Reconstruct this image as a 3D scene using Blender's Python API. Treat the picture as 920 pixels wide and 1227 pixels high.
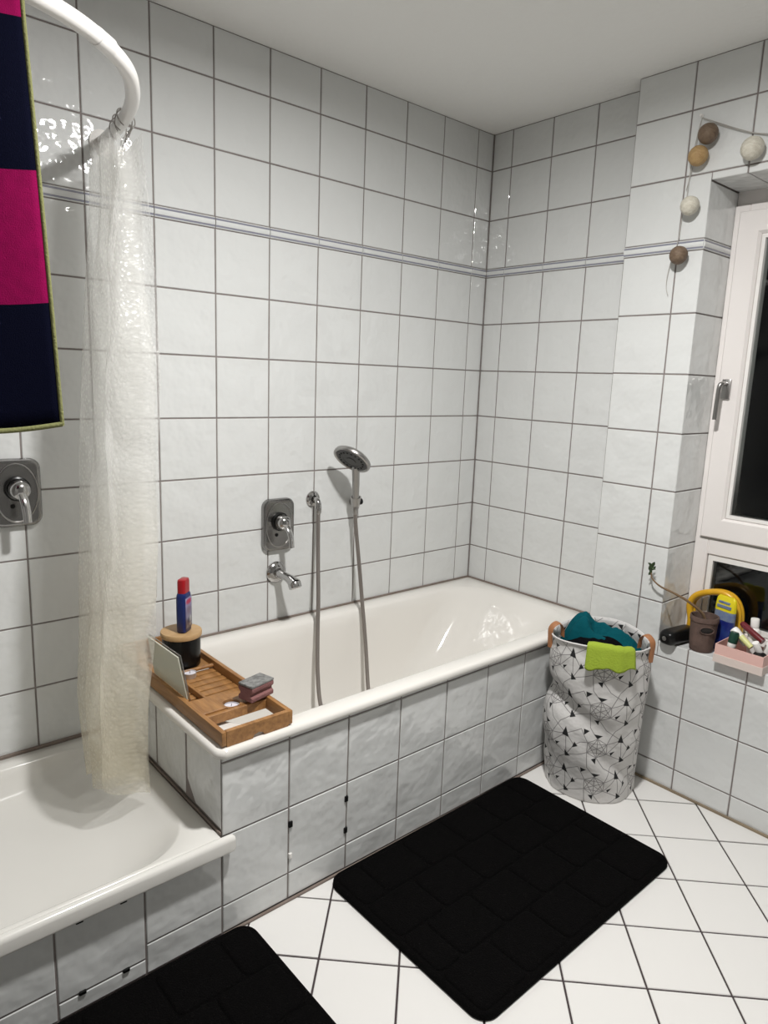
import bpy, bmesh, math, random
from mathutils import Vector, Matrix, Euler, noise

for o in list(bpy.data.objects): bpy.data.objects.remove(o)
S = bpy.context.scene
COL = S.collection
random.seed(7)
R = math.radians

# ------------------------------------------------------------------ camera
F_PX = 836.294
CAM = Vector((-2.41746, -2.13701, 1.42756))
EUL = Euler((R(79.2353), R(-2.08236), R(-40.85514)), 'XYZ')
cd = bpy.data.cameras.new('camera')
cam = bpy.data.objects.new('camera', cd); COL.objects.link(cam)
cam.location = CAM; cam.rotation_euler = EUL
cd.sensor_fit = 'VERTICAL'; cd.sensor_height = 36; cd.sensor_width = 27
cd.lens = F_PX / 1227 * 36; cd.clip_start = 0.02
S.camera = cam

# ------------------------------------------------------------------ world: night outside
wd = bpy.data.worlds.new('night'); S.world = wd; wd.use_nodes = True
wd.node_tree.nodes['Background'].inputs[0].default_value = (0.05, 0.06, 0.08, 1)
wd.node_tree.nodes['Background'].inputs[1].default_value = 0.02
LAMP_STRENGTH = 1120.0
LAMP_POS = (-1.36, -1.37)
LAMP_R = 0.065
S.view_settings.view_transform = 'Standard'
S.view_settings.look = 'None'
S.view_settings.gamma = 1
S.view_settings.use_curve_mapping = False
S.view_settings.exposure = 0.0

RM = EUL.to_matrix()
def W(x, y, ax, v):
    """photo pixel -> point on the plane axis ax = v"""
    d = RM @ Vector(((x - 460) / F_PX, -(y - 613.5) / F_PX, -1.0))
    return CAM + d * ((v - CAM[ax]) / d[ax])

# ------------------------------------------------------------------ materials
MATS = {}
class NT:
    def __init__(s, name):
        s.m = bpy.data.materials.new(name); s.m.use_nodes = True
        s.t = s.m.node_tree; s.b = s.t.nodes['Principled BSDF']
    def n(s, typ, **kw):
        nd = s.t.nodes.new(typ)
        for k, v in kw.items(): setattr(nd, k, v)
        return nd
    def l(s, a, b): s.t.links.new(a, b)
    def math(s, op, a, b=None, clamp=False):
        nd = s.n('ShaderNodeMath', operation=op, use_clamp=clamp)
        for i, v in enumerate((a, b)):
            if v is None: continue
            if isinstance(v, (int, float)): nd.inputs[i].default_value = v
            else: s.l(v, nd.inputs[i])
        return nd.outputs[0]
    def vmath(s, op, a, b=None, scale=None):
        nd = s.n('ShaderNodeVectorMath', operation=op)
        for i, v in enumerate((a, b)):
            if v is None: continue
            if isinstance(v, (tuple, list)): nd.inputs[i].default_value = v
            else: s.l(v, nd.inputs[i])
        if scale is not None:
            if isinstance(scale, (int, float)): nd.inputs['Scale'].default_value = scale
            else: s.l(scale, nd.inputs['Scale'])
        return nd
def mat(name, col, rough=0.5, metal=0.0, bump=None, var=None, spec=None, coat=0, coords='pos', ior=None, sheen=0, stretch=None):
    if name in MATS: return MATS[name]
    k = NT(name); b = k.b
    b.inputs['Base Color'].default_value = (*col, 1); b.inputs['Roughness'].default_value = rough
    b.inputs['Metallic'].default_value = metal
    if spec is not None: b.inputs['Specular IOR Level'].default_value = spec
    if coat: b.inputs['Coat Weight'].default_value = coat; b.inputs['Coat Roughness'].default_value = 0.05
    if sheen: b.inputs['Sheen Weight'].default_value = sheen
    if bump or var:
        if coords == 'pos': co = k.n('ShaderNodeNewGeometry').outputs['Position']
        else: co = k.n('ShaderNodeTexCoord').outputs['Object']
        if stretch:
            mp = k.n('ShaderNodeMapping'); mp.inputs['Scale'].default_value = stretch; k.l(co, mp.inputs[0]); co = mp.outputs[0]
    if var:
        sc, amt, c2 = var
        nz = k.n('ShaderNodeTexNoise'); nz.inputs['Scale'].default_value = sc; nz.inputs['Detail'].default_value = 4
        k.l(co, nz.inputs['Vector'])
        mx = k.n('ShaderNodeMix', data_type='RGBA'); mx.inputs[6].default_value = (*col, 1); mx.inputs[7].default_value = (*c2, 1)
        rp = k.n('ShaderNodeMapRange'); rp.inputs['From Min'].default_value = 0.35; rp.inputs['From Max'].default_value = 0.65
        rp.inputs['To Max'].default_value = amt; k.l(nz.outputs[0], rp.inputs[0])
        k.l(rp.outputs[0], mx.inputs[0]); k.l(mx.outputs[2], b.inputs['Base Color'])
    if bump:
        prev = None
        for sc, strn, det in bump:
            nz = k.n('ShaderNodeTexNoise'); nz.inputs['Scale'].default_value = sc; nz.inputs['Detail'].default_value = det
            k.l(co, nz.inputs['Vector'])
            bp = k.n('ShaderNodeBump'); bp.inputs['Strength'].default_value = 1.0; bp.inputs['Distance'].default_value = strn
            k.l(nz.outputs[0], bp.inputs['Height'])
            if prev: k.l(prev, bp.inputs['Normal'])
            prev = bp.outputs[0]
        k.l(prev, b.inputs['Normal'])
    MATS[name] = k.m
    return k.m

M_TILE = mat('glazed_wall_tile', (0.70, 0.71, 0.70), 0.06, bump=[(30, 0.0026, 1.0), (10, 0.0075, 0.5)], spec=0.6)
M_FLOORTILE = mat('matt_floor_tile', (0.80, 0.785, 0.76), 0.38, bump=[(120, 0.0002, 2)], spec=0.4)
M_GROUT = mat('grout', (0.25, 0.22, 0.21), 0.9, var=(30, 0.5, (0.17, 0.145, 0.135)))
M_FGROUT = mat('floor_grout', (0.055, 0.04, 0.042), 0.9)
M_SIL = mat('silicone_joint', (0.23, 0.185, 0.16), 0.6, var=(14, 0.6, (0.15, 0.11, 0.085)))
M_LILAC = mat('border_line', (0.25, 0.255, 0.31), 0.15, spec=0.5)
M_PLASTER = mat('ceiling_paint', (0.89, 0.885, 0.86), 0.9, bump=[(55, 0.002, 3)], spec=0.2)
M_ENAMEL = mat('tub_enamel', (0.80, 0.775, 0.73), 0.05, spec=0.65, bump=[(10, 0.0016, 0.5)])
M_TRAY = mat('tray_enamel', (0.76, 0.745, 0.705), 0.16, spec=0.5, bump=[(14, 0.001, 0.5)])
M_CHROME = mat('chrome', (0.50, 0.495, 0.49), 0.14, 1.0)
M_LEVER = mat('polished_lever', (0.66, 0.655, 0.65), 0.16, 1.0)
M_DCHROME = mat('brushed_chrome', (0.40, 0.39, 0.38), 0.30, 1.0)
M_BLACK = mat('black_plastic', (0.005, 0.005, 0.005), 0.3, spec=.3)
M_PLATE = mat('dark_chrome_plate', (0.30, 0.295, 0.29), 0.2, 1.0)
M_HEAD = mat('dark_nozzle_plate', (0.06, 0.06, 0.058), 0.45)
M_HOSE = mat('metal_hose', (0.30, 0.27, 0.25), 0.42, 0.75)
M_WPLASTIC = mat('white_plastic', (0.85, 0.83, 0.80), 0.3)
M_PVC = mat('window_pvc', (0.83, 0.79, 0.765), 0.35, bump=[(30, 0.0006, 2)])
M_GASKET = mat('grey_gasket', (0.45, 0.43, 0.41), 0.5)
M_ROD = mat('white_rod', (0.86, 0.84, 0.81), 0.28)
M_BAMBOO = mat('bamboo', (0.38, 0.19, 0.064), 0.42, var=(9, 0.85, (0.23, 0.105, 0.034)), stretch=(9, 1.2, 9), bump=[(30, 0.0006, 2)])
M_LID = mat('light_bamboo_lid', (0.52, 0.34, 0.165), 0.5, var=(14, 0.7, (0.42, 0.25, 0.11)), stretch=(1, 6, 1))
M_JAR = mat('black_jar', (0.004, 0.004, 0.004), 0.25, spec=.3)
M_RED = mat('red_cap', (0.34, 0.004, 0.010), 0.3)
M_BLUE = mat('blue_bottle', (0.006, 0.018, 0.115), 0.28)
M_ALU = mat('candle_cup', (0.62, 0.61, 0.62), 0.35, 0.8)
M_WAX = mat('candle_wax', (0.72, 0.70, 0.76), 0.45)
M_PINKSP = mat('pink_sponge', (0.24, 0.11, 0.105), 0.95, bump=[(220, 0.002, 2)], var=(40, 0.6, (0.18, 0.075, 0.075)))
M_SCOUR = mat('grey_scourer', (0.13, 0.13, 0.127), 0.95, bump=[(180, 0.003, 3)], var=(60, 0.8, (0.30, 0.30, 0.29)))
M_LEATHER = mat('tan_leather', (0.36, 0.155, 0.065), 0.55, bump=[(80, 0.0008, 2)])
M_TEAL = mat('teal_cotton', (0.002, 0.075, 0.095), 0.9, bump=[(30, 0.006, 3)], spec=.1)
M_BLKCLOTH = mat('black_cotton', (0.004, 0.004, 0.005), 0.95, bump=[(25, 0.006, 3)], spec=.05)
M_LIME = mat('lime_cloth', (0.30, 0.40, 0.035), 0.95, bump=[(160, 0.002, 2)], var=(25, 0.5, (0.30, 0.40, 0.03)))
M_MAT = mat('black_bath_mat', (0.0028, 0.0026, 0.0026), 0.97, bump=[(240, 0.004, 3)], spec=0.05)
M_MAG = mat('magenta_terry', (0.21, 0.0015, 0.055), 0.95, bump=[(600, 0.0012, 2)], var=(60, 0.5, (0.15, 0.001, 0.04)), spec=.1)
M_NAVY = mat('navy_terry', (0.0015, 0.002, 0.009), 0.95, bump=[(600, 0.0012, 2)], spec=.06)
M_OLIVE = mat('olive_binding', (0.18, 0.185, 0.07), 0.9, bump=[(220, 0.002, 2)])
M_CLAY = mat('brown_clay', (0.13, 0.082, 0.066), 0.85, bump=[(60, 0.003, 4)], var=(35, 0.7, (0.085, 0.055, 0.045)))
M_HOLLOWSHADE = mat('hollow_shade', (0.018, 0.015, 0.013), 0.9)
M_SOIL = mat('soil', (0.03, 0.02, 0.014), 1.0, bump=[(140, 0.01, 3)])
M_STEM = mat('woody_stem', (0.17, 0.105, 0.055), 0.8)
M_LEAF = mat('dark_leaf', (0.045, 0.075, 0.03), 0.6)
M_YEL = mat('yellow_plastic', (0.72, 0.40, 0.02), 0.3, var=(35, 0.5, (0.62, 0.31, 0.012)))
M_YEL2 = mat('bright_yellow_print', (0.72, 0.60, 0.01), 0.35)
M_PBLUE = mat('packet_blue', (0.012, 0.02, 0.17), 0.35, var=(40, 0.6, (0.03, 0.07, 0.25)))
M_PBAND = mat('packet_band', (0.22, 0.27, 0.35), 0.4, var=(50, 0.8, (0.10, 0.14, 0.30)))
M_PINK = mat('pink_box_card', (0.74, 0.47, 0.42), 0.55)
M_CREAM = mat('cream_box_band', (0.70, 0.60, 0.55), 0.55)
M_GREEN = mat('dark_green_tube', (0.006, 0.045, 0.028), 0.35)
M_PALEYEL = mat('pale_yellow_tube', (0.66, 0.66, 0.28), 0.45)
M_WINE = mat('dark_red_tube', (0.13, 0.008, 0.014), 0.35)
M_BALL_D = mat('brown_thread_ball', (0.13, 0.085, 0.055), 0.6, bump=[(90, 0.003, 2)], var=(60, 0.8, (0.20, 0.14, 0.09)), coords='obj', stretch=(1, 1, 3))
M_BALL_O = mat('ochre_thread_ball', (0.45, 0.30, 0.135), 0.6, bump=[(90, 0.003, 2)], var=(60, 0.8, (0.36, 0.22, 0.09)), coords='obj', stretch=(1, 1, 3))
M_BALL_W = mat('cream_thread_ball', (0.66, 0.63, 0.54), 0.45, bump=[(90, 0.003, 2)], var=(60, 0.8, (0.55, 0.51, 0.42)), coords='obj', stretch=(1, 1, 3))
M_CORD = mat('clear_cord', (0.42, 0.40, 0.37), 0.4)
M_WIRE = mat('hook_wire', (0.40, 0.38, 0.36), 0.3, 0.9)
M_ACRYL = None
def lamp_mat():
    k = NT('lamp_glow'); k.t.nodes.remove(k.b)
    e = k.n('ShaderNodeEmission'); e.inputs[0].default_value = (1.0, 0.988, 0.97, 1); e.inputs[1].default_value = LAMP_STRENGTH
    k.l(e.outputs[0], k.t.nodes['Material Output'].inputs[0]); return k.m
def glass_mat():
    k = NT('window_glass'); k.t.nodes.remove(k.b)
    fr = k.n('ShaderNodeFresnel'); fr.inputs[0].default_value = 1.5
    tr = k.n('ShaderNodeBsdfTransparent'); tr.inputs[0].default_value = (0.92, 0.94, 0.93, 1)
    gl = k.n('ShaderNodeBsdfGlossy'); gl.inputs[1].default_value = 0.0
    mx = k.n('ShaderNodeMixShader'); k.l(fr.outputs[0], mx.inputs[0]); k.l(tr.outputs[0], mx.inputs[1]); k.l(gl.outputs[0], mx.inputs[2])
    k.l(mx.outputs[0], k.t.nodes['Material Output'].inputs[0]); return k.m
def acrylic_mat():
    k = NT('clouded_acrylic'); b = k.b
    b.inputs['Base Color'].default_value = (0.70, 0.70, 0.60, 1); b.inputs['Roughness'].default_value = 0.18
    tr = k.n('ShaderNodeBsdfTransparent'); tr.inputs[0].default_value = (0.9, 0.92, 0.88, 1)
    mx = k.n('ShaderNodeMixShader'); mx.inputs[0].default_value = 0.72
    k.l(tr.outputs[0], mx.inputs[1]); k.l(b.outputs[0], mx.inputs[2]); k.l(mx.outputs[0], k.t.nodes['Material Output'].inputs[0]); return k.m
def curtain_mat():
    k = NT('curtain_film'); b = k.b
    co = k.n('ShaderNodeUVMap').outputs[0]
    sep = k.n('ShaderNodeSeparateXYZ'); k.l(co, sep.inputs[0])
    # soap-yellowed lower third (a stain of the film itself)
    rp = k.n('ShaderNodeMapRange'); rp.inputs['From Min'].default_value = 1.05; rp.inputs['From Max'].default_value = 2.05
    nz = k.n('ShaderNodeTexNoise'); nz.inputs['Scale'].default_value = 3; k.l(co, nz.inputs['Vector'])
    ad = k.math('ADD', sep.outputs[1], k.math('MULTIPLY', nz.outputs[0], 0.3)); k.l(ad, rp.inputs[0])
    mx = k.n('ShaderNodeMix', data_type='RGBA'); mx.inputs[6].default_value = (0.95, 0.945, 0.93, 1); mx.inputs[7].default_value = (0.90, 0.83, 0.66, 1)
    k.l(rp.outputs[0], mx.inputs[0])
    vo = k.n('ShaderNodeTexVoronoi'); vo.inputs['Scale'].default_value = 85; k.l(co, vo.inputs['Vector'])
    n2 = k.n('ShaderNodeTexNoise'); n2.inputs['Scale'].default_value = 7; n2.inputs['Detail'].default_value = 2; k.l(co, n2.inputs['Vector'])
    bp = k.n('ShaderNodeBump'); bp.inputs['Distance'].default_value = 0.0022; bp.invert = True; k.l(vo.outputs['Distance'], bp.inputs['Height'])
    bp2 = k.n('ShaderNodeBump'); bp2.inputs['Distance'].default_value = 0.012; k.l(n2.outputs[0], bp2.inputs['Height']); k.l(bp.outputs[0], bp2.inputs['Normal'])
    b.inputs['Roughness'].default_value = 0.2; b.inputs['Specular IOR Level'].default_value = 0.6
    k.l(mx.outputs[2], b.inputs['Base Color']); k.l(bp2.outputs[0], b.inputs['Normal'])
    tl = k.n('ShaderNodeBsdfTranslucent'); k.l(mx.outputs[2], tl.inputs[0])
    m1 = k.n('ShaderNodeMixShader'); m1.inputs[0].default_value = 0.45; k.l(b.outputs[0], m1.inputs[1]); k.l(tl.outputs[0], m1.inputs[2])
    tr = k.n('ShaderNodeBsdfTransparent'); tr.inputs[0].default_value = (0.985, 0.985, 0.975, 1)
    fac = k.n('ShaderNodeMapRange'); fac.inputs['From Min'].default_value = 0.1; fac.inputs['From Max'].default_value = 0.5
    fac.inputs['To Min'].default_value = 0.42; fac.inputs['To Max'].default_value = 0.31; k.l(vo.outputs['Distance'], fac.inputs[0])
    m2 = k.n('ShaderNodeMixShader'); k.l(fac.outputs[0], m2.inputs[0]); k.l(m1.outputs[0], m2.inputs[2]); k.l(tr.outputs[0], m2.inputs[1])
    k.l(m2.outputs[0], k.t.nodes['Material Output'].inputs[0]); return k.m
def hamper_mat():
    k = NT('geometric_print_fabric'); b = k.b; b.inputs['Roughness'].default_value = 0.85
    uv = k.n('ShaderNodeUVMap').outputs[0]
    CW, CH = 0.19, 0.15
    s0 = k.n('ShaderNodeSeparateXYZ'); k.l(uv, s0.inputs[0])
    def cell(du, dv):
        a = k.math('MODULO', k.math('ADD', s0.outputs[0], 10 * CW + du), CW)
        c = k.math('MODULO', k.math('ADD', s0.outputs[1], 10 * CH + dv), CH)
        cb = k.n('ShaderNodeCombineXYZ'); k.l(a, cb.inputs[0]); k.l(c, cb.inputs[1]); return cb.outputs[0]
    P = cell(0, 0)
    def seg(a, c):
        d = (c[0] - a[0], c[1] - a[1]); L2 = d[0] ** 2 + d[1] ** 2
        pa = k.vmath('SUBTRACT', P, (a[0], a[1], 0)).outputs[0]
        h = k.math('MULTIPLY', k.vmath('DOT_PRODUCT', pa, (d[0], d[1], 0)).outputs['Value'], 1 / L2, True)
        q = k.vmath('SCALE', (d[0], d[1], 0), scale=h).outputs[0]
        return k.vmath('LENGTH', k.vmath('SUBTRACT', pa, q).outputs[0]).outputs['Value']
    segs = []
    hc, hr = (0.058, 0.076), 0.038                     # hexagon with triangulated centre
    hx = [(hc[0] + hr * math.sin(R(60 * i)), hc[1] + hr * math.cos(R(60 * i))) for i in range(6)]
    for i in range(6):
        segs.append((hx[i], hx[(i + 1) % 6]))
    for i in range(3): segs.append((hx[i], hx[i + 3]))
    for i in range(3):
        a, c, d, e = hx[i], hx[(i + 1) % 6], hx[(i + 3) % 6], hx[(i + 4) % 6]
    segs += [(hx[0], hx[2]), (hx[2], hx[4]), (hx[4], hx[0]), (hx[1], hx[3]), (hx[3], hx[5]), (hx[5], hx[1])]
    K1 = (0.142, 0.112); K2 = (0.148, 0.03)
    segs += [(hx[1], K1), (hx[2], K1), (K1, (CW, 0.142)), ((0, 0.142), hx[5]), (K1, K2), (K2, hx[2]), (K2, (CW, 0.045)), ((0, 0.045), hx[4]),
             (hx[3], (0.085, 0)), (hx[0], (0.03, CH)), ((0.03, 0), hx[4]), ((0.085, CH), K1), (K2, (0.115, 0)), ((0.115, CH), hx[1]), (K1, (0.172, 0.075)), ((0.172, 0.075), K2), ((0.172, 0.075), (CW, 0.09)), ((0, 0.09), hx[5])]
    dist = None
    for a, c in segs:
        d = seg(a, c); dist = d if dist is None else k.math('MINIMUM', dist, d)
    def tri(pts):
        r_ = None
        ar = (pts[1][0]-pts[0][0])*(pts[2][1]-pts[0][1])-(pts[1][1]-pts[0][1])*(pts[2][0]-pts[0][0])
        if ar < 0: pts = pts[::-1]
        for i in range(3):
            a, c = pts[i], pts[(i + 1) % 3]; n = Vector((c[1] - a[1], -(c[0] - a[0]))).normalized()
            v = k.math('SUBTRACT', k.vmath('DOT_PRODUCT', P, (n.x, n.y, 0)).outputs['Value'], n.x * a[0] + n.y * a[1])
            r_ = v if r_ is None else k.math('MAXIMUM', r_, v)
        return r_
    tris = [[(0.138, 0.136), (0.129, 0.104), (0.153, 0.099)], [(0.141, 0.047), (0.143, 0.020), (0.162, 0.027)], [hx[0], (hx[0][0] + 0.018, hx[0][1] + 0.012), (hx[0][0] - 0.014, hx[0][1] + 0.016)],
            [hx[3], (hx[3][0] - 0.017, hx[3][1] - 0.004), (hx[3][0] - 0.002, hx[3][1] - 0.022)], [(0.103, 0.062), (0.122, 0.068), (0.108, 0.050)], [(0.008, 0.143), (0.029, 0.138), (0.011, 0.122)], [(0.172, 0.088), (0.184, 0.074), (0.166, 0.064)]]
    td = None
    for t_ in tris:
        d = tri(t_); td = d if td is None else k.math('MINIMUM', td, d)
    lm = k.n('ShaderNodeMapRange'); lm.inputs['From Min'].default_value = 0.0007; lm.inputs['From Max'].default_value = 0.0018
    lm.inputs['To Min'].default_value = 0.85; lm.inputs['To Max'].default_value = 0.0; k.l(dist, lm.inputs[0])
    tm = k.n('ShaderNodeMapRange'); tm.inputs['From Min'].default_value = -0.0005; tm.inputs['From Max'].default_value = 0.0005
    tm.inputs['To Min'].default_value = 1.0; tm.inputs['To Max'].default_value = 0.0; k.l(td, tm.inputs[0])
    m1 = k.n('ShaderNodeMix', data_type='RGBA'); m1.inputs[6].default_value = (0.66, 0.645, 0.63, 1); m1.inputs[7].default_value = (0.16, 0.15, 0.15, 1); k.l(lm.outputs[0], m1.inputs[0])
    m2 = k.n('ShaderNodeMix', data_type='RGBA'); k.l(m1.outputs[2], m2.inputs[6]); m2.inputs[7].default_value = (0.012, 0.012, 0.013, 1); k.l(tm.outputs[0], m2.inputs[0])
    k.l(m2.outputs[2], b.inputs['Base Color'])
    nz = k.n('ShaderNodeTexNoise'); nz.inputs['Scale'].default_value = 14; nz.inputs['Detail'].default_value = 3; k.l(uv, nz.inputs['Vector'])
    bp = k.n('ShaderNodeBump'); bp.inputs['Distance'].default_value = 0.012; bp.inputs['Strength'].default_value = 0.8; k.l(nz.outputs[0], bp.inputs['Height']); k.l(bp.outputs[0], b.inputs['Normal'])
    return k.m
def label_mat():
    # blurred print on the bottle: lilac panel, reddish oval above, white and blue marks below
    k = NT('bottle_label_print'); b = k.b; b.inputs['Roughness'].default_value = 0.3
    uv = k.n('ShaderNodeUVMap').outputs[0]
    def blob(c, r, s):
        v = k.vmath('MULTIPLY', k.vmath('SUBTRACT', uv, (*c, 0)).outputs[0], (1 / r[0], 1 / r[1], 0)).outputs[0]
        m = k.n('ShaderNodeMapRange'); m.inputs['From Min'].default_value = 1 - s; m.inputs['From Max'].default_value = 1 + s
        m.inputs['To Min'].default_value = 1; m.inputs['To Max'].default_value = 0
        k.l(k.vmath('LENGTH', v).outputs['Value'], m.inputs[0]); return m.outputs[0]
    cur = None
    for c, r, s, colr in [((.5, .87), (.42, .09), .3, (0.30, 0.02, 0.06)), ((.5, .6), (.4, .16), .5, (0.16, 0.12, 0.17)), ((.75, .28), (.16, .1), .3, (0.55, 0.58, 0.66)), ((.4, .25), (.18, .09), .4, (0.02, 0.03, 0.16)), ((.75, .1), (.2, .05), .3, (0.55, 0.57, 0.66)), ((.25, .06), (.15, .05), .3, (0.38, 0.4, 0.55))]:
        mx = k.n('ShaderNodeMix', data_type='RGBA'); mx.inputs[7].default_value = (*colr, 1)
        if cur is None: mx.inputs[6].default_value = (0.20, 0.18, 0.30, 1)
        else: k.l(cur, mx.inputs[6])
        k.l(blob(c, r, s), mx.inputs[0]); cur = mx.outputs[2]
    k.l(cur, b.inputs['Base Color']); return k.m
M_LAMP = lamp_mat(); M_GLASS = glass_mat(); M_ACRYL = acrylic_mat(); M_CURT = curtain_mat(); M_HAMPER = hamper_mat(); M_LABEL = label_mat()

# ------------------------------------------------------------------ helpers
def raw(name, verts, faces, m, parent=None, smooth=False, uvs=None, fmats=None, weighted=False):
    me = bpy.data.meshes.new(name); me.from_pydata([tuple(v) for v in verts], [], faces); me.update()
    for mm in (m if isinstance(m, (list, tuple)) else [m]): me.materials.append(mm)
    bm = bmesh.new(); bm.from_mesh(me); bmesh.ops.recalc_face_normals(bm, faces=bm.faces); bm.to_mesh(me); bm.free()
    if fmats:
        for p_, i in zip(me.polygons, fmats): p_.material_index = i
    if uvs:
        ul = me.uv_layers.new(name='UVMap')
        for lp in me.loops: ul.data[lp.index].uv = uvs[lp.vertex_index]
    if smooth: me.polygons.foreach_set('use_smooth', [True] * len(me.polygons))
    o = bpy.data.objects.new(name, me); COL.objects.link(o)
    if parent: o.parent = parent
    return o
def sharp(o, ang=35):
    me = o.data; me.polygons.foreach_set('use_smooth', [True] * len(me.polygons)); me.set_sharp_from_angle(angle=R(ang)); return o
def frombm(name, bm, m, parent=None, ang=35):
    me = bpy.data.meshes.new(name); bmesh.ops.recalc_face_normals(bm, faces=bm.faces); bm.to_mesh(me); bm.free()
    me.materials.append(m)
    o = bpy.data.objects.new(name, me); COL.objects.link(o)
    if parent: o.parent = parent
    return sharp(o, ang)
def tag(o, label, cat, group=None):
    o['label'] = label; o['category'] = cat
    if group: o['group'] = group
    return o
def empty(name, label, cat, loc=(0, 0, 0), rz=0, group=None):
    o = bpy.data.objects.new(name, None); COL.objects.link(o); o.empty_display_size = 0.05
    o.location = loc; o.rotation_euler = (0, 0, rz); return tag(o, label, cat, group)
def struct(o, label=None, cat=None):
    o['kind'] = 'structure'
    if label: o['label'] = label
    if cat: o['category'] = cat
    return o
def box(name, lo, hi, m, parent=None, bev=0.0, seg=2, mx=None):
    bm = bmesh.new(); bmesh.ops.create_cube(bm, size=1)
    for v in bm.verts:
        v.co = Vector([(lo[i] + hi[i]) / 2 + v.co[i] * (hi[i] - lo[i]) for i in range(3)])
    if bev: bmesh.ops.bevel(bm, geom=bm.edges[:], offset=bev, segments=seg, profile=0.5, affect='EDGES')
    if mx is not None: bmesh.ops.transform(bm, matrix=mx, verts=bm.verts)
    return frombm(name, bm, m, parent)
def multibox(name, boxes, m, parent=None, bev=0.0):
    vs, fs = [], []
    bm = bmesh.new()
    for lo, hi in boxes:
        r_ = bmesh.ops.create_cube(bm, size=1)
        for v in r_['verts']: v.co = Vector([(lo[i] + hi[i]) / 2 + v.co[i] * (hi[i] - lo[i]) for i in range(3)])
    if bev: bmesh.ops.bevel(bm, geom=bm.edges[:], offset=bev, segments=1, affect='EDGES')
    return frombm(name, bm, m, parent)
def frame_of(axis):
    a = Vector(axis).normalized(); t = Vector((0, 0, 1)) if abs(a.z) < 0.9 else Vector((0, 1, 0))
    u = t.cross(a).normalized(); v = a.cross(u); return u, v, a
def lathe(name, prof, m, parent=None, origin=(0, 0, 0), axis=(0, 0, 1), n=32, sx=1, sy=1, ang=35, basis=None):
    """prof: list of (r, h) along the axis; closed at ends when r==0"""
    u, v, a = basis if basis else frame_of(axis); o = Vector(origin); vs, fs, rings = [], [], []
    for r, h in prof:
        if r <= 1e-6: rings.append([len(vs)]); vs.append(o + a * h)
        else:
            rings.append(list(range(len(vs), len(vs) + n)))
            for i in range(n):
                t = 2 * math.pi * i / n; vs.append(o + a * h + u * (r * sx * math.cos(t)) + v * (r * sy * math.sin(t)))
    for A, B in zip(rings, rings[1:]):
        for i in range(n):
            j = (i + 1) % n
            if len(A) == 1 and len(B) == 1: continue
            if len(A) == 1: fs.append((A[0], B[i], B[j]))
            elif len(B) == 1: fs.append((A[i], A[j], B[0]))
            else: fs.append((A[i], A[j], B[j], B[i]))
    return sharp(raw(name, vs, fs, m, parent), ang)
def catmull(pts, sub=8):
    P = [Vector(p) for p in pts]; P = [P[0] * 2 - P[1]] + P + [P[-1] * 2 - P[-2]]; out = []
    for i in range(1, len(P) - 2):
        for k in range(sub):
            t = k / sub; a, b, c, d = P[i - 1:i + 3]
            out.append(0.5 * ((2 * b) + (c - a) * t + (2 * a - 5 * b + 4 * c - d) * t * t + (3 * b - a - 3 * c + d) * t ** 3))
    out.append(P[-2]); return out
def tube(name, pts, r, m, parent=None, n=12, sub=8, closed=False, spline=True, flat=1.0, ref=None):
    P = catmull(pts, sub) if spline else [Vector(p) for p in pts]
    N = len(P); rs = r if callable(r) else (lambda t: r); vs, fs = [], []
    t0 = (P[1] - P[0]).normalized(); u = frame_of(t0)[0] if ref is None else (Vector(ref) - t0 * Vector(ref).dot(t0)).normalized()
    for i in range(N):
        if closed: t = (P[(i + 1) % N] - P[i - 1]).normalized()
        else: t = (P[min(i + 1, N - 1)] - P[max(i - 1, 0)]).normalized()
        u = (u - t * u.dot(t)).normalized(); v = t.cross(u)
        rr = rs(i / max(N - 1, 1))
        for k in range(n):
            a = 2 * math.pi * k / n; vs.append(P[i] + u * (rr * math.cos(a)) + v * (rr * flat * math.sin(a)))
    for i in range(N if closed else N - 1):
        for k in range(n):
            a, b = i * n + k, i * n + (k + 1) % n; j = (i + 1) % N
            fs.append((a, b, j * n + (k + 1) % n, j * n + k))
    if not closed: fs.append(tuple(range(n))); fs.append(tuple((N - 1) * n + k for k in range(n)))
    return sharp(raw(name, vs, fs, m, parent), 50)
def rrect(x0, x1, y0, y1, r, m=8, e=6):
    """rounded rectangle: r single or 4 radii (corners x1y1, x0y1, x0y0, x1y0)"""
    rs = r if isinstance(r, (list, tuple)) else [r] * 4; out = []
    cs = [(x1, y1, 0, -1, -1), (x0, y1, 90, 1, -1), (x0, y0, 180, 1, 1), (x1, y0, 270, -1, 1)]
    arcs = []
    for (cx, cy, a0, sx, sy), rr in zip(cs, rs):
        ox, oy = cx + sx * rr, cy + sy * rr
        arcs.append([(ox + rr * math.cos(R(a0 + 90 * k / m)), oy + rr * math.sin(R(a0 + 90 * k / m))) for k in range(m + 1)])
    for i in range(4):
        out += arcs[i]; a, b = arcs[i][-1], arcs[(i + 1) % 4][0]
        out += [(a[0] + (b[0] - a[0]) * k / e, a[1] + (b[1] - a[1]) * k / e) for k in range(1, e)]
    return out
def loft(name, rings, m, parent=None, cap0=False, cap1=True, ang=40, mxf=None):
    vs, fs = [], []; n = len(rings[0])
    for rg in rings: vs += [Vector(p) for p in rg]
    for i in range(len(rings) - 1):
        for k in range(n):
            j = (k + 1) % n; fs.append((i * n + k, i * n + j, (i + 1) * n + j, (i + 1) * n + k))
    if cap0: fs.append(tuple(range(n))[::-1])
    if cap1: fs.append(tuple((len(rings) - 1) * n + k for k in range(n)))
    if mxf is not None: vs = [mxf @ v for v in vs]
    return sharp(raw(name, vs, fs, m, parent), ang)
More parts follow.
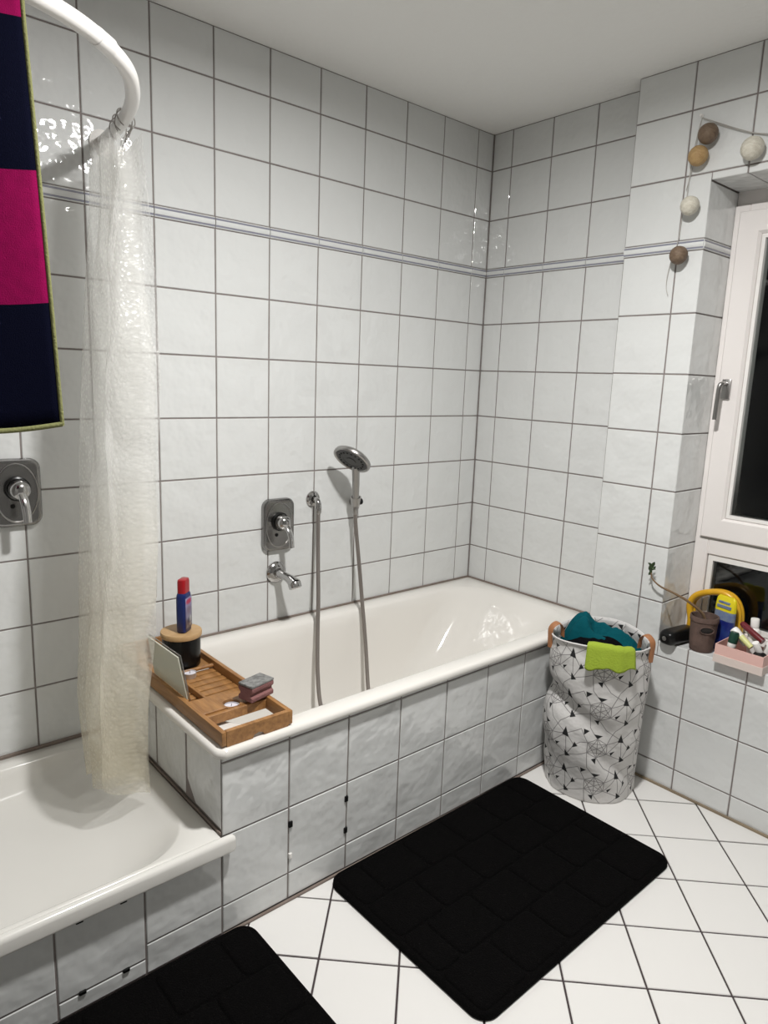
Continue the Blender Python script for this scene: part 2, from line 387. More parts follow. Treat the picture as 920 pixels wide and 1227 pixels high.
def plate(name, cx, cz, w, h, r, prof, m, parent=None, y=0.0):
    """rounded plate on the back wall; prof: list of (inset, depth out from the wall)"""
    rings = [[(cx + px, y - d, cz + pz) for px, pz in rrect(-w / 2 + i, w / 2 - i, -h / 2 + i, h / 2 - i, max(r - i, 0.002))] for i, d in prof]
    return loft(name, rings, m, parent, True, True)

# ------------------------------------------------------------------ tiles
TCACHE = {}
def tile_mesh(w, h, m, bev=0.0016, t=0.004):
    key = (round(w, 4), round(h, 4), m.name)
    if key in TCACHE: return TCACHE[key]
    a, b = w / 2, h / 2; vs, fs = [], []
    for (dx, z) in ((0, -t), (0, -bev), (bev, 0)):
        vs += [(-a + dx, -b + dx, z), (a - dx, -b + dx, z), (a - dx, b - dx, z), (-a + dx, b - dx, z)]
    for i in range(2):
        for k in range(4): fs.append((i * 4 + k, i * 4 + (k + 1) % 4, i * 4 + 4 + (k + 1) % 4, i * 4 + 4 + k))
    fs.append((8, 9, 10, 11))
    me = bpy.data.meshes.new('tile'); me.from_pydata(vs, [], fs); me.materials.append(m); me.update(); TCACHE[key] = me
    return me
GAP = 0.0048
def put_tile(parent, o, U, V, u0, u1, v0, v1, m, jit=0.0006, name='tile', gap=GAP):
    w, h = u1 - u0 - gap, v1 - v0 - gap
    if w < 0.003 or h < 0.003: return None
    N = U.cross(V); ob = bpy.data.objects.new(name, tile_mesh(w, h, m)); COL.objects.link(ob)
    du, dv = random.uniform(-jit, jit), random.uniform(-jit, jit)
    c = o + U * ((u0 + u1) / 2) + V * ((v0 + v1) / 2) - N * random.uniform(0, jit)
    tl = Matrix.Rotation(random.uniform(-jit, jit) * 4, 3, U) @ Matrix.Rotation(random.uniform(-jit, jit) * 4, 3, V)
    M3 = tl @ Matrix((U, V, N)).transposed()
    ob.matrix_world = Matrix.Translation(c) @ M3.to_4x4(); ob.parent = parent
    return ob
def border_tile(parent, o, U, V, u0, u1, v0, v1):
    N = U.cross(V); h = v1 - v0; L = u1 - u0 - 0.003
    if L < 0.004: return
    # profile across the strip: white bead, lilac groove, white bead, lilac groove, white
    prof = [(0.03, -0.004, 0), (0.03, 0.0003, 0), (0.10, 0.0018, 0), (0.12, 0.0008, 1), (0.27, 0.0008, 1), (0.29, 0.0022, 0), (0.45, 0.0034, 0), (0.57, 0.0034, 0), (0.71, 0.0022, 0), (0.73, 0.0008, 1), (0.88, 0.0008, 1), (0.90, 0.0018, 0), (0.97, 0.0003, 0), (0.97, -0.004, 0)]
    vs, fs, fm = [], [], []
    for s in (u0 + 0.0015, u0 + 0.0015 + L):
        for f, d, _ in prof: vs.append(o + U * s + V * (v0 + f * h) + N * d)
    n = len(prof)
    for i in range(n - 1): fs.append((i, i + 1, n + i + 1, n + i)); fm.append(prof[i][2] if prof[i][2] == prof[i + 1][2] else 0)
    fs += [tuple(range(n)), tuple(range(n, 2 * n))]; fm += [0, 0]
    raw('border_tile', vs, fs, [M_TILE, M_LILAC], parent, fmats=fm)

Zs = [0.0, 0.083, 0.283, 0.483, 0.68, 0.88, 1.08, 1.28, 1.48, 1.68, 1.88]
Zt = [1.914, 2.114, 2.314, 2.460]
CEIL = 2.46
V3 = Vector
UX, UY, UZ = V3((1, 0, 0)), V3((0, 1, 0)), V3((0, 0, 1))
XL, YF = -2.62, -3.35          # left wall, wall behind the camera

# ------------------------------------------------------------------ room shell
def slab(name, lo, hi, m): return struct(box(name, lo, hi, m))
floor = slab('floor', (XL - .1, YF - .1, -0.10), (0.02, 0.12, -0.0032), M_FGROUT)
ceil = slab('ceiling', (XL - .1, YF - .1, CEIL), (0.25, 0.12, CEIL + 0.1), M_PLASTER)
wA = slab('wall_back', (XL - .1, 0.0028, -0.05), (0.14, 0.12, CEIL + .05), M_GROUT)
wL = slab('wall_left', (XL - .12, YF, -0.05), (XL, 0.0028, CEIL + .05), mat('side_wall_paint', (0.26, 0.255, 0.245), 0.6))
wF = slab('wall_front', (XL - .1, YF - .12, -0.05), (0.14, YF, CEIL + .05), MATS['side_wall_paint'])
XP = -0.087                    # window wall plane
YS = -0.715                    # step
YR = -1.001; YR2 = -2.05       # window reveal edges
ZSILL, ZHEAD = 0.54, 2.09
XF = 0.099                     # window frame plane
g = 0.0028
wR = struct(box('wall_right', (g, YS + .002, -0.05), (0.13, 0.0028, CEIL + .05), M_GROUT))
wW = struct(multibox('wall_window', [((XP + g, YR + g, -0.05), (0.20, YS - 0.0006, CEIL + .05)),
    ((XP + g, YR2 - g, -0.05), (0.20, YR + g, ZSILL - g)), ((XP + g, YR2 - g, ZHEAD + g), (0.20, YR + g, CEIL + .05)),
    ((XP + g, YF, -0.05), (0.20, YR2 - g, CEIL + .05))], M_GROUT))

# back wall tiles
wb = 0.2008; jx = [0.0] + [-0.0951 - wb * k for k in range(0, 13)]
jx = [x for x in jx if x > XL] + [XL]
OA = V3((0, 0, 0))
def rows_full(): return list(zip(Zs, Zs[1:])) + list(zip(Zt, Zt[1:]))
for x1, x0 in zip(jx, jx[1:]):
    for z0, z1 in rows_full():
        if x0 > -1.69 and z1 < 0.50: continue
        if z1 <= 0.284: continue
        put_tile(wA, OA, UX, UZ, x0, x1, z0, z1, M_TILE)
    border_tile(wA, OA, UX, UZ, x0, x1, 1.88, 1.914)
# right wall, recessed part by the tub
jy = [0.0, -0.1017, -0.3026, -0.5035, -0.7125]
for y1, y0 in zip(jy, jy[1:]):
    for z0, z1 in rows_full():
        if z1 < 0.50: continue
        put_tile(wR, OA, -UY, UZ, -y1, -y0, z0, z1, M_TILE)
    border_tile(wR, OA, -UY, UZ, -y1, -y0, 1.88, 1.914)
# right wall, window part
OB = V3((XP, 0, 0)); jb = [YS, -0.913, -1.113, -1.313, -1.513, -1.713, -1.913, -2.113, -2.313, -2.513, -2.713, -2.913, -3.113, YF]
def cut_put(parent, o, U, V, u0, u1, v0, v1, hole, m):
    """put a tile minus the window hole (hole in the same u,v)"""
    a0, a1, b0, b1 = hole
    if u1 <= a0 or u0 >= a1 or v1 <= b0 or v0 >= b1: put_tile(parent, o, U, V, u0, u1, v0, v1, m); return
    if u0 < a0: put_tile(parent, o, U, V, u0, a0 + GAP / 2 - 0.0005, v0, v1, m)
    if u1 > a1: put_tile(parent, o, U, V, a1 - GAP / 2 + 0.0005, u1, v0, v1, m)
    uu0, uu1 = max(u0, a0), min(u1, a1)
    if v0 < b0: put_tile(parent, o, U, V, uu0, uu1, v0, b0 + GAP / 2 - 0.0005, m)
    if v1 > b1: put_tile(parent, o, U, V, uu0, uu1, b1 - GAP / 2 + 0.0005, v1, m)
hole = (-YR, -YR2, ZSILL, ZHEAD)
for y1, y0 in zip(jb, jb[1:]):
    for z0, z1 in rows_full(): cut_put(wW, OB, -UY, UZ, -y1, -y0, z0, z1, hole, M_TILE)
    if y0 > YR: border_tile(wW, OB, -UY, UZ, -y1, -y0, 1.88, 1.914)
    elif y1 > YR: border_tile(wW, OB, -UY, UZ, -y1, -YR + 0.001, 1.88, 1.914)
    elif y1 < YR2: border_tile(wW, OB, -UY, UZ, -y1, -y0, 1.88, 1.914)
# window reveal: left side, head, sill, far side
for z0, z1 in rows_full():
    a, b = max(z0, ZSILL), min(z1, ZHEAD)
    if b - a > 0.01:
        put_tile(wW, V3((0, YR, 0)), UX, UZ, XP + 0.001 - GAP / 2 + .0005, XF + 0.03, a, b, M_TILE)
        put_tile(wW, V3((0, YR2, 0)), -UX, UZ, -XF - 0.01, -XP - 0.001, a, b, M_TILE)
border_tile(wW, V3((0, YR, 0)), UX, UZ, XP + 0.001, XF + 0.03, 1.88, 1.914)
jr = [YR, -1.113, -1.313, -1.513, -1.713, -1.913, YR2]
for y1, y0 in zip(jr, jr[1:]):
    put_tile(wW, V3((0, 0, ZHEAD)), -UX, UY, -XF - .03, -XP - 0.0005, y0, y1, M_TILE)
    put_tile(wW, V3((0, 0, ZSILL)), UX, UY, XP + 0.0005 - GAP / 2, XF + .03, y0, y1, M_TILE)
# floor tiles laid diagonally
DU, DV = V3((1, 1, 0)).normalized(), V3((-1, 1, 0)).normalized()
c0 = V3((-0.5205, -1.3515, 0)); fs_ = 0.2012
def clip_poly(poly, x0, x1, y0, y1):
    for ax, lim, sg in ((0, x0, 1), (0, x1, -1), (1, y0, 1), (1, y1, -1)):
        out = []
        for i in range(len(poly)):
            a, b = poly[i], poly[(i + 1) % len(poly)]; ia, ib = sg * (a[ax] - lim) >= 0, sg * (b[ax] - lim) >= 0
            if ia: out.append(a)
            if ia != ib:
                t = (lim - a[ax]) / (b[ax] - a[ax]); out.append((a[0] + (b[0] - a[0]) * t, a[1] + (b[1] - a[1]) * t))
        poly = out
        if not poly: return []
    return poly
FX0, FX1, FY0, FY1 = XL + .004, XP - .006, YF + .004, -0.716
for i in range(-14, 15):
    for j in range(-14, 15):
        hg = 0.0026
        cs = [c0 + DU * (fs_ * (i + a) + (hg if a == 0 else -hg)) + DV * (fs_ * (j + b) + (hg if b == 0 else -hg)) for a, b in ((0, 0), (1, 0), (1, 1), (0, 1))]
        full = all(FX0 <= c.x <= FX1 and FY0 <= c.y <= FY1 for c in cs)
        if full: put_tile(floor, c0, DU, DV, fs_ * i, fs_ * (i + 1), fs_ * j, fs_ * (j + 1), M_FLOORTILE, 0.0002, 'floor_tile', 0.0052)
        else:
            pl = clip_poly([(c.x, c.y) for c in cs], FX0, FX1, FY0, FY1)
            if len(pl) < 3: continue
            n = len(pl); area = abs(sum(pl[k][0] * pl[(k + 1) % n][1] - pl[(k + 1) % n][0] * pl[k][1] for k in range(n))) / 2
            if area < 2e-4: continue
            vs = [(x, y, -0.004) for x, y in pl] + [(x, y, -0.0001) for x, y in pl]
            raw('floor_tile', vs, [tuple(range(n, 2 * n))] + [(k, (k + 1) % n, n + (k + 1) % n, n + k) for k in range(n)], M_FLOORTILE, floor)
# tub surround and tray surround
YA = -0.71; XE = -1.667
wT = struct(multibox('wall_tub_apron', [((XE + g, YA + g, -0.01), (XP - 0.001, YA + 0.03, 0.496)), ((XE + .0008, YA + 0.004, -0.01), (XE + 0.03, -0.001, 0.496))], M_GROUT))
jxa = [XE + 0.2 * k for k in range(0, 9)]; jxa[-1] = XP - 0.001
OT = V3((0, YA, 0))
CLIP_TILE = None
for x0, x1 in zip(jxa, jxa[1:]):
    for z0, z1 in ((0.004, 0.083), (0.083, 0.283), (0.283, 0.484)):
        t = put_tile(wT, OT, UX, UZ, x0, x1, z0, z1, M_TILE, name='tile')
        if abs(x0 - (XE + 0.2)) < 1e-3 and z0 == 0.083: CLIP_TILE = t
    put_tile(wT, OT, UX, UZ, x0, x1, 0.484, 0.50, M_TILE)
OE = V3((XE, 0, 0)); jye = [YA, -0.512, -0.318, -0.12, -0.003]
for y0, y1 in zip(jye, jye[1:]):
    put_tile(wT, OE, -UY, UZ, -y1, -y0, 0.296, 0.50, M_TILE, gap=0.0085)
wS = struct(box('wall_tray_apron', (XL, YA + g, -0.01), (XE + g, YA + 0.03, 0.25), M_GROUT))
jxs = [XE, XE - .2, XE - .4, XE - .6, XE - .8, XL]; ACC = None
for k, (x1, x0) in enumerate(zip(jxs, jxs[1:])):
    zs = [0.004, 0.046, 0.246] if k == 1 else [0.004, 0.085, 0.246]
    for z0, z1 in zip(zs, zs[1:]):
        t = put_tile(wS, OT, UX, UZ, x0, x1, z0, z1, M_TILE)
        if k == 1 and z0 == 0.046: ACC = t
# black spring clips that hold the two inspection tiles
def clip(parent, x, z, w, h, m=M_BLACK):
    o = box('tile_clip', (x - w / 2, YA - 0.004, z - h / 2), (x + w / 2, YA + 0.004, z + h / 2), m, None, 0.0015, 1)
    o.parent = parent
    return o
for x, z in ((-1.462, 0.232), (-1.271, 0.232), (-1.271, 0.131)): clip(wT, x, z, 0.012, 0.018)
clip(wT, -1.462, 0.136, 0.010, 0.016, M_WPLASTIC)['label'] = 'white tile clip'
for x, z in ((-2.014, 0.231), (-1.917, 0.231), (-2.015, 0.047), (-1.916, 0.046)): clip(wS, x, z, 0.016, 0.010)
# silicone joints
def trim(n, lo, hi, m=M_SIL): return struct(box('trim_%d' % n, lo, hi, m, None, 0.001, 1))
trim(1, (XE - .012, -0.0095, 0.524), (-0.001, -0.0008, 0.5305))
trim(2, (-0.0095, -0.70, 0.524), (-0.0008, -0.0096, 0.5305))
trim(3, (XL + .002, -0.011, 0.288), (XE - 0.012, -0.0008, 0.298))
trim(4, (XE - 0.0058, -0.709, 0.288), (XE - 0.0008, -0.011, 0.2965))
trim(5, (XE - .0, YA - 0.0085, -0.001), (XP - .0085, YA - 0.0012, 0.006))
trim(6, (XP - 0.0085, YF + .01, -0.001), (XP - 0.0012, YA - 0.009, 0.008), mat('yellowed_sealant', (0.30, 0.235, 0.15), 0.6, var=(9, .8, (0.18, 0.14, 0.10))))
trim(7, (-0.0045, -0.0045, 0.53), (-0.0006, -0.0006, CEIL - .001), M_GROUT)

# ------------------------------------------------------------------ ceiling lamp (above the frame)
lp = empty('ceiling_lamp', 'round white flush ceiling lamp above the bath mats', 'lamp', (LAMP_POS[0], LAMP_POS[1], CEIL))
lathe('lamp_housing', [(0, 0), (LAMP_R + .02, 0), (LAMP_R + .02, -.045), (LAMP_R + .012, -.052), (LAMP_R + .002, -.052), (LAMP_R + .002, -.046), (0, -.046)], M_WPLASTIC, lp, n=48)
lathe('lamp_diffuser', [(LAMP_R, -.047), (LAMP_R, -.050), (0, -.0505)], M_LAMP, lp, n=48)

# ------------------------------------------------------------------ window
win = struct(bpy.data.objects.new('window_1', None)); COL.objects.link(win)
win['label'] = 'white framed window with dark night panes in tiled recess'; win['category'] = 'window'
Y0, Y1 = YR2 + 0.001, YR - 0.0008
multibox('window_frame', [((XF + .008, Y1 - .05, ZSILL + .001), (XF + .07, Y1, 2.046)), ((XF + .008, Y0, ZSILL + .001), (XF + .07, Y0 + .05, 2.046)),
    ((XF + .008, Y0 + .05, 2.0), (XF + .07, Y1 - .05, 2.046)), ((XF + .008, Y0 + .05, ZSILL + .001), (XF + .07, Y1 - .05, ZSILL + .05)),
    ((XF + .008, Y0 + .05, 0.846), (XF + .07, Y1 - .05, 0.93))], M_PVC, win, 0.003)
box('head_strip', (XF + .02, Y0, 2.046), (XF + .07, Y1, ZHEAD), M_PVC, win)
sy1, sy0, sz0, sz1 = Y1 - .022, Y0 + .022, 0.909, 2.022      # opening sash
def ringframe(name, y0, y1, z0, z1, w, xf, xb, m, parent, bev=0.004, slope=0.0):
    outer = [(y0, z0), (y1, z0), (y1, z1), (y0, z1)]; vs, fs = [], []
    prof = [(0, xb), (0, xf + bev), (bev, xf), (w - slope, xf), (w, xf + slope * .8 + bev), (w, xb)]
    for i, x in prof:
        vs += [(x, y0 + i, z0 + i), (x, y1 - i, z0 + i), (x, y1 - i, z1 - i), (x, y0 + i, z1 - i)]
    for a in range(len(prof) - 1):
        for k in range(4): fs.append((a * 4 + k, a * 4 + (k + 1) % 4, a * 4 + 4 + (k + 1) % 4, a * 4 + 4 + k))
    return raw(name, vs, fs, m, parent)
sash = ringframe('window_sash', sy0, sy1, sz0, sz1, 0.076, XF - .006, XF + .06, M_PVC, win, 0.004, 0.008)
ringframe('glazing_bead', sy0 + .0765, sy1 - .0765, sz0 + .0765, sz1 - .0765, 0.014, XF + .004, XF + .05, M_WPLASTIC, sash, 0.003)
box('gasket', (XF + .0075, sy0 - .008, sz0 - .009), (XF + .03, sy1 + .006, sz0 - .001), M_GASKET, win)
box('pane', (XF + .018, sy0 + .085, sz0 + .085), (XF + .022, sy1 - .085, sz1 - .085), M_GLASS, sash)
lw = ringframe('lower_bead', Y0 + .052, Y1 - .052, ZSILL + .052, 0.844, 0.020, XF + .014, XF + .05, M_WPLASTIC, win, 0.003)
box('pane', (XF + .026, Y0 + .068, ZSILL + .068), (XF + .030, Y1 - .068, 0.828), M_GLASS, lw)
# handle
hy = -1.054; hz = 1.437
hb = box('window_handle', (XF - .016, hy - .015, hz - .034), (XF - .0062, hy + .015, hz + .034), M_DCHROME, win, 0.003)
tube('handle_grip', [(XF - .014, hy, hz + .018), (XF - .045, hy, hz + .018), (XF - .054, hy + .004, hz + .010), (XF - .055, hy + .006, hz - .02), (XF - .055, hy + .008, hz - .105)], 0.0075, M_DCHROME, hb, 12)

# ------------------------------------------------------------------ bathtub
tub = empty('bathtub', 'cream white enamel bathtub built in behind grey-white tiled apron', 'bathtub', (0, 0, 0))
def tr_(x0, x1, y0, y1, r, z): return [(x, y, z) for x, y in rrect(x0, x1, y0, y1, r, 10, 8)]
ox0, ox1, oy0, oy1 = -1.686, -0.0102, -0.7295, -0.0102
rings = [tr_(ox0 + .016, ox1, oy0 + .018, oy1, .02, .501), tr_(ox0 + .002, ox1, oy0 + .002, oy1, [.004, .004, .03, .004], .503), tr_(ox0, ox1, oy0, oy1, [.004, .004, .03, .004], .508),
         tr_(ox0, ox1, oy0, oy1, [.004, .004, .03, .004], .518), tr_(ox0 + .004, ox1, oy0 + .004, oy1, [.004, .004, .03, .004], .5245), tr_(ox0 + .012, ox1 - .004, oy0 + .012, oy1 - .004, [.01, .01, .03, .01], .5265),
         tr_(-1.605, -.068, -.668, -.062, [.17, .13, .13, .17], .5235), tr_(-1.597, -.078, -.660, -.070, [.17, .13, .13, .17], .520), tr_(-1.588, -.093, -.652, -.079, [.17, .13, .13, .17], .509),
         tr_(-1.575, -.128, -.645, -.087, [.18, .13, .13, .18], .470), tr_(-1.555, -.198, -.634, -.098, [.18, .13, .13, .18], .39), tr_(-1.53, -.276, -.622, -.110, [.18, .13, .13, .18], .305),
         tr_(-1.495, -.365, -.605, -.127, [.18, .13, .13, .18], .215), tr_(-1.45, -.455, -.58, -.152, [.17, .12, .12, .17], .15), tr_(-1.39, -.555, -.545, -.187, [.14, .1, .1, .14], .122), tr_(-1.2, -.7, -.44, -.29, [.06] * 4, .115)]
rings = [[(min(x, -.0885), y, z) if y < -.70 else (x, y, z) for x, y, z in rg] for rg in rings]   # the rim stops at the step of the window wall
o = loft('tub_shell', rings, M_ENAMEL, tub, False, True, 60)

# ------------------------------------------------------------------ shower tray
tray = empty('shower_tray', 'white enamel shower tray with wide sloping basin beside the tub', 'shower tray', (0, 0, 0))
a0, a1, b0, b1 = XL + .003, XE - .0062, -0.718, -0.0112
rings = [tr_(a0, a1, b0, b1, .004, .25), tr_(a0, a1, b0, b1, .004, .288), tr_(a0 + .003, a1 - .003, b0 + .003, b1 - .003, .004, .291),
         tr_(a0 + .03, a1 - .045, b0 + .014, b1 - .050, .15, .289), tr_(a0 + .034, a1 - .051, b0 + .020, b1 - .055, .15, .285), tr_(a0 + .045, a1 - .072, b0 + .032, b1 - .065, .15, .262),
         tr_(a0 + .07, a1 - .13, b0 + .058, b1 - .080, .16, .222), tr_(a0 + .10, a1 - .195, b0 + .085, b1 - .100, .17, .203), tr_(a0 + .2, a1 - .30, b0 + .15, b1 - .17, .15, .194)]
loft('tray_basin', rings, M_TRAY, tray, False, True, 60)
lip = [(x, z) for x, z in rrect(-.738, -.7186, .246, .2925, [.006, .013, .010, .003], 6, 1)]
def bar_x(name, prof, x0, x1, r, m, parent):
    rings = []
    cx, cz = sum(p[0] for p in prof) / len(prof), sum(p[1] for p in prof) / len(prof)
    for x, s in ((x0, 1), (x1 - r, 1), (x1 - r * .3, .93), (x1, .72)):
        rings.append([(x, cx + (y - cx) * s, cz + (z - cz) * s) for y, z in prof])
    return loft(name, rings, m, parent, True, True, 40)
bar_x('tray_lip', lip, XL + .003, -1.641, 0.016, M_TRAY, tray)

# ------------------------------------------------------------------ curtain rod, curtain, towel
ZR = 2.05
rod = empty('curtain_rod', 'white curved shower curtain rod bending towards the tiled wall', 'curtain rod', (-1.66, 0, ZR))
def loc(o, p):  # shift children built in world space under a moved empty
    o.matrix_parent_inverse = Matrix.Translation(-Vector(p)); return o
rp = [(XL + .01, -.738, ZR), (-2.3, -.738, ZR), (-2.08, -.731, ZR), (-1.985, -.708, ZR), (-1.885, -.648, ZR), (-1.79, -.548, ZR), (-1.728, -.428, ZR), (-1.69, -.31, ZR), (-1.668, -.19, ZR), (-1.655, -.08, ZR), (-1.65, -.012, ZR)]
loc(tube('rod_tube', rp, 0.0165, M_ROD, rod, 20, 8), (-1.66, 0, ZR))
RPATH = catmull(rp, 8)
d_ = (V3(rp[5]) - V3(rp[3])).normalized()
loc(lathe('rod_sleeve', [(0.0168, -.0), (.0176, .001), (.0176, .05), (.0168, .052)], M_ROD, rod, V3(rp[4]) - d_ * .003, d_, 24), (-1.66, 0, ZR))
loc(lathe('wall_flange', [(0, 0), (.034, 0), (.034, .006), (.022, .012), (.0166, .013)], M_ROD, rod, (-1.65, -.001, ZR), (0, -1, 0), 28), (-1.66, 0, ZR))
loc(lathe('wall_flange', [(0, 0), (.034, 0), (.034, .006), (.022, .012), (.0166, .013)], M_ROD, rod, (XL + .001, -.738, ZR), (1, 0, 0), 28), (-1.66, 0, ZR))

cur = empty('shower_curtain', 'gathered translucent plastic shower curtain yellowed towards its hem', 'curtain', (-1.7, -.22, .25))
NS, NV = 170, 90
def lerp_tab(tab, z):
    for (z0, a), (z1, b) in zip(tab, tab[1:]):
        if z >= z1: 
            t = (z - z1) / (z0 - z1); t = min(max(t, 0), 1); return [b_ + (a_ - b_) * t for a_, b_ in zip(a, b)]
    return list(tab[-1][1])
# z: centre x, half width, centre y, depth
CT = [(2.02, (-1.694, .046, -.215, .17)), (1.85, (-1.693, .052, -.22, .18)), (1.4, (-1.702, .086, -.235, .22)), (1.0, (-1.722, .096, -.26, .24)), (.75, (-1.740, .100, -.28, .24)), (.55, (-1.776, .088, -.31, .24)), (.22, (-1.780, .078, -.325, .22))]
vs, uvs, fs = [], [], []
for j in range(NV + 1):
    for i in range(NS + 1):
        s = i / NS
        zb = 0.298 + 0.075 * math.exp(-((s - 0.13) / 0.07) ** 2) + 0.004 * math.sin(s * 40)
        v = j / NV; z = 2.008 - 0.035 * (math.sin(s * math.pi * 9) ** 2) * (1 - v) ** 6 + (zb - 2.008) * v
        cx, hw, cy, dp = lerp_tab(CT, z)
        ph = s * math.pi * 2 * 2.75 + 2.6 + 0.25 * math.sin(z * 2.2)
        sw = math.sin(ph); x = cx + hw * (1 if sw > 0 else -1) * abs(sw) ** 0.6 * (0.82 + 0.18 * math.sin(s * 17 + 1.0))
        y = cy - dp * (0.5 - s) + 0.012 * math.sin(2 * ph)
        nv = noise.noise(V3((s * 9, z * 3.2, 2.1))); n2 = noise.noise(V3((s * 26, z * 11, 5.7)))
        y += 0.030 * nv + 0.009 * n2; x += 0.013 * noise.noise(V3((s * 7, z * 3, 9.3))) + 0.003 * n2
        lim_ = -1.696 + max(0, min(1, (z - .72) / .25)) * .12
        if z < 1.0: x = min(x, lim_)
        y = min(y, -0.028)
        vs.append((x, y, z)); uvs.append((s * 1.7, v * 1.8))
for j in range(NV):
    for i in range(NS):
        a = j * (NS + 1) + i; fs.append((a, a + 1, a + NS + 2, a + NS + 1))
o = loc(raw('curtain_sheet', vs, fs, M_CURT, cur, True, uvs), (-1.7, -.22, .25))
def near_rod(y):
    return min(RPATH, key=lambda p: abs(p.y - y) + (9 if p.x < -1.75 else 0))
for k, y in enumerate((-.262, -.232, -.215, -.165)):
    c = near_rod(y); tx = (.016, -.012, .02, -.006)[k]
    pts = [V3((c.x + math.cos(t) * .022 + tx * 0, y + math.sin(t) * tx, c.z - .004 + math.sin(t) * .026)) for t in [R(a) for a in range(-60, 241, 20)]]
    pts = [V3((c.x + .004, y, c.z - .056))] + [V3((c.x + .006, y, c.z - .045))] + pts[:] 
    h_ = loc(tube('curtain_hook', pts, 0.0016, M_WIRE, cur, 6, 3), (-1.7, -.22, .25))
    e = [V3((c.x + .004 + .006 * math.cos(t), y - .004, c.z - .062 + .006 * math.sin(t))) for t in [2 * math.pi * q / 14 for q in range(14)]]
    loc(tube('eyelet', e, 0.0018, M_WIRE, cur, 6, closed=True, spline=False), (-1.7, -.22, .25))

# towel over the rod
tw = empty('striped_towel', 'magenta and navy striped towel with olive edging hung over curtain rod', 'towel', (-2.2, -.76, 1.3))
def towel_pt(s, L):
    """s along the width (0 right, 1 left), L distance below the rod top on the front (negative: back)"""
    x = -2.045 - s * 0.36; rr = 0.022
    if L > 0.03: y, z = -.738 - rr - 0.006 * math.sin(s * 9 + L * 3) - .004, ZR + .012 - L + .03
    elif L < -0.03: y, z = -.738 + rr + 0.005 * math.sin(s * 8 + L * 3) + .004, ZR + .012 + L + .03
    else:
        a = math.pi / 2 - L / .03 * math.pi / 2; y, z = -.738 - math.cos(a) * (rr + .004), ZR + .012 + math.sin(a) * .010
    x += 0.030 * max(0, (2.0 - z)) / .7 * (1 - s)
    if L > .03: z -= 0.012 * math.sin(min(s, .3) / .3 * 1.57)
    return V3((x, y, z))
ztops = [0.03 + (ZR + .012) - z for z in (1.99, 1.757, 1.540, 1.322)]
Ls = [-.60, -.45, -.3, -.15] + [-.03 + .06 * k / 10 for k in range(11)]
def span(a, b, n): return [a + (b - a) * k / n for k in range(1, n + 1)]
prev = .03
marks = []
for zt in ztops: Ls += span(prev, zt, 6); marks.append(zt); prev = zt
NT_ = 24; vs, fs, fm = [], [], []
for L in Ls:
    for i in range(NT_ + 1): vs.append(towel_pt(i / NT_, L))
for j in range(len(Ls) - 1):
    lm = (Ls[j] + Ls[j + 1]) / 2; band = sum(lm > q for q in marks)
    for i in range(NT_):
        a = j * (NT_ + 1) + i; fs.append((a, a + 1, a + NT_ + 2, a + NT_ + 1)); fm.append(band % 2)
o = raw('towel_cloth', vs, fs, [M_MAG, M_NAVY], tw, True, fmats=fm); loc(o, (-2.2, -.76, 1.3))
md = o.modifiers.new('thick', 'SOLIDIFY'); md.thickness = 0.005; md.offset = 0
loc(tube('towel_binding', [towel_pt(0, L) for L in Ls], 0.0042, M_OLIVE, tw, 10, spline=False, flat=1.3), (-2.2, -.76, 1.3))
loc(tube('towel_binding', [towel_pt(i / 24, Ls[-1]) + V3((0, 0, 0.003)) for i in range(25)], 0.0068, M_OLIVE, tw, 10, spline=False, flat=.75), (-2.2, -.76, 1.3))

# ------------------------------------------------------------------ wall fittings
def mixer(name, label, cx, cz):
    t = empty(name, label, 'mixer tap', (cx, 0, cz))
    L = (cx, 0, cz)
    loc(plate('wall_plate', cx, cz, .132, .192, .03, [(0, .001), (0, .012), (.003, .017), (.009, .019), (.012, .0185)], M_PLATE, t), L)
    loc(lathe('oval_ring', [(.056, .0186), (.0565, .0202), (.0545, .0206), (.053, .0188)], M_DCHROME, t, (cx, 0, cz), (0, -1, 0), 40, 1.0, 1.5), L)
    loc(lathe('collar', [(.034, .018), (.034, .024), (.030, .026), (.030, .019)], M_BLACK, t, (cx + .002, 0, cz + .012), (0, -1, 0), 32), L)
    k = loc(lathe('knob', [(.028, .019), (.028, .046), (.026, .056), (.022, .063), (.012, .068), (0, .070)], M_CHROME, t, (cx + .002, 0, cz + .012), (0, -1, 0), 32), L)
    loc(tube('lever', [(cx + .002, -.060, cz + .006), (cx + .004, -.078, cz - .014), (cx + .006, -.087, cz - .042), (cx + .007, -.090, cz - .072)], lambda q: .0125 - .0015 * q, M_LEVER, t, 14, 6, flat=.55, ref=(1, 0, 0)), L)
    loc(lathe('grub_screw', [(.0065, .018), (.0065, .0205), (0, .0205)], M_BLACK, t, (cx - .012, 0, cz - .036), (0, -1, 0), 16), L)
    return t
mixer('wall_mixer', 'chrome lever mixer on squarish wall plate above the bathtub spout', -1.063, .893)
mixer('wall_mixer', 'chrome lever mixer on wall plate in the shower below the striped towel', -1.925, 1.078)
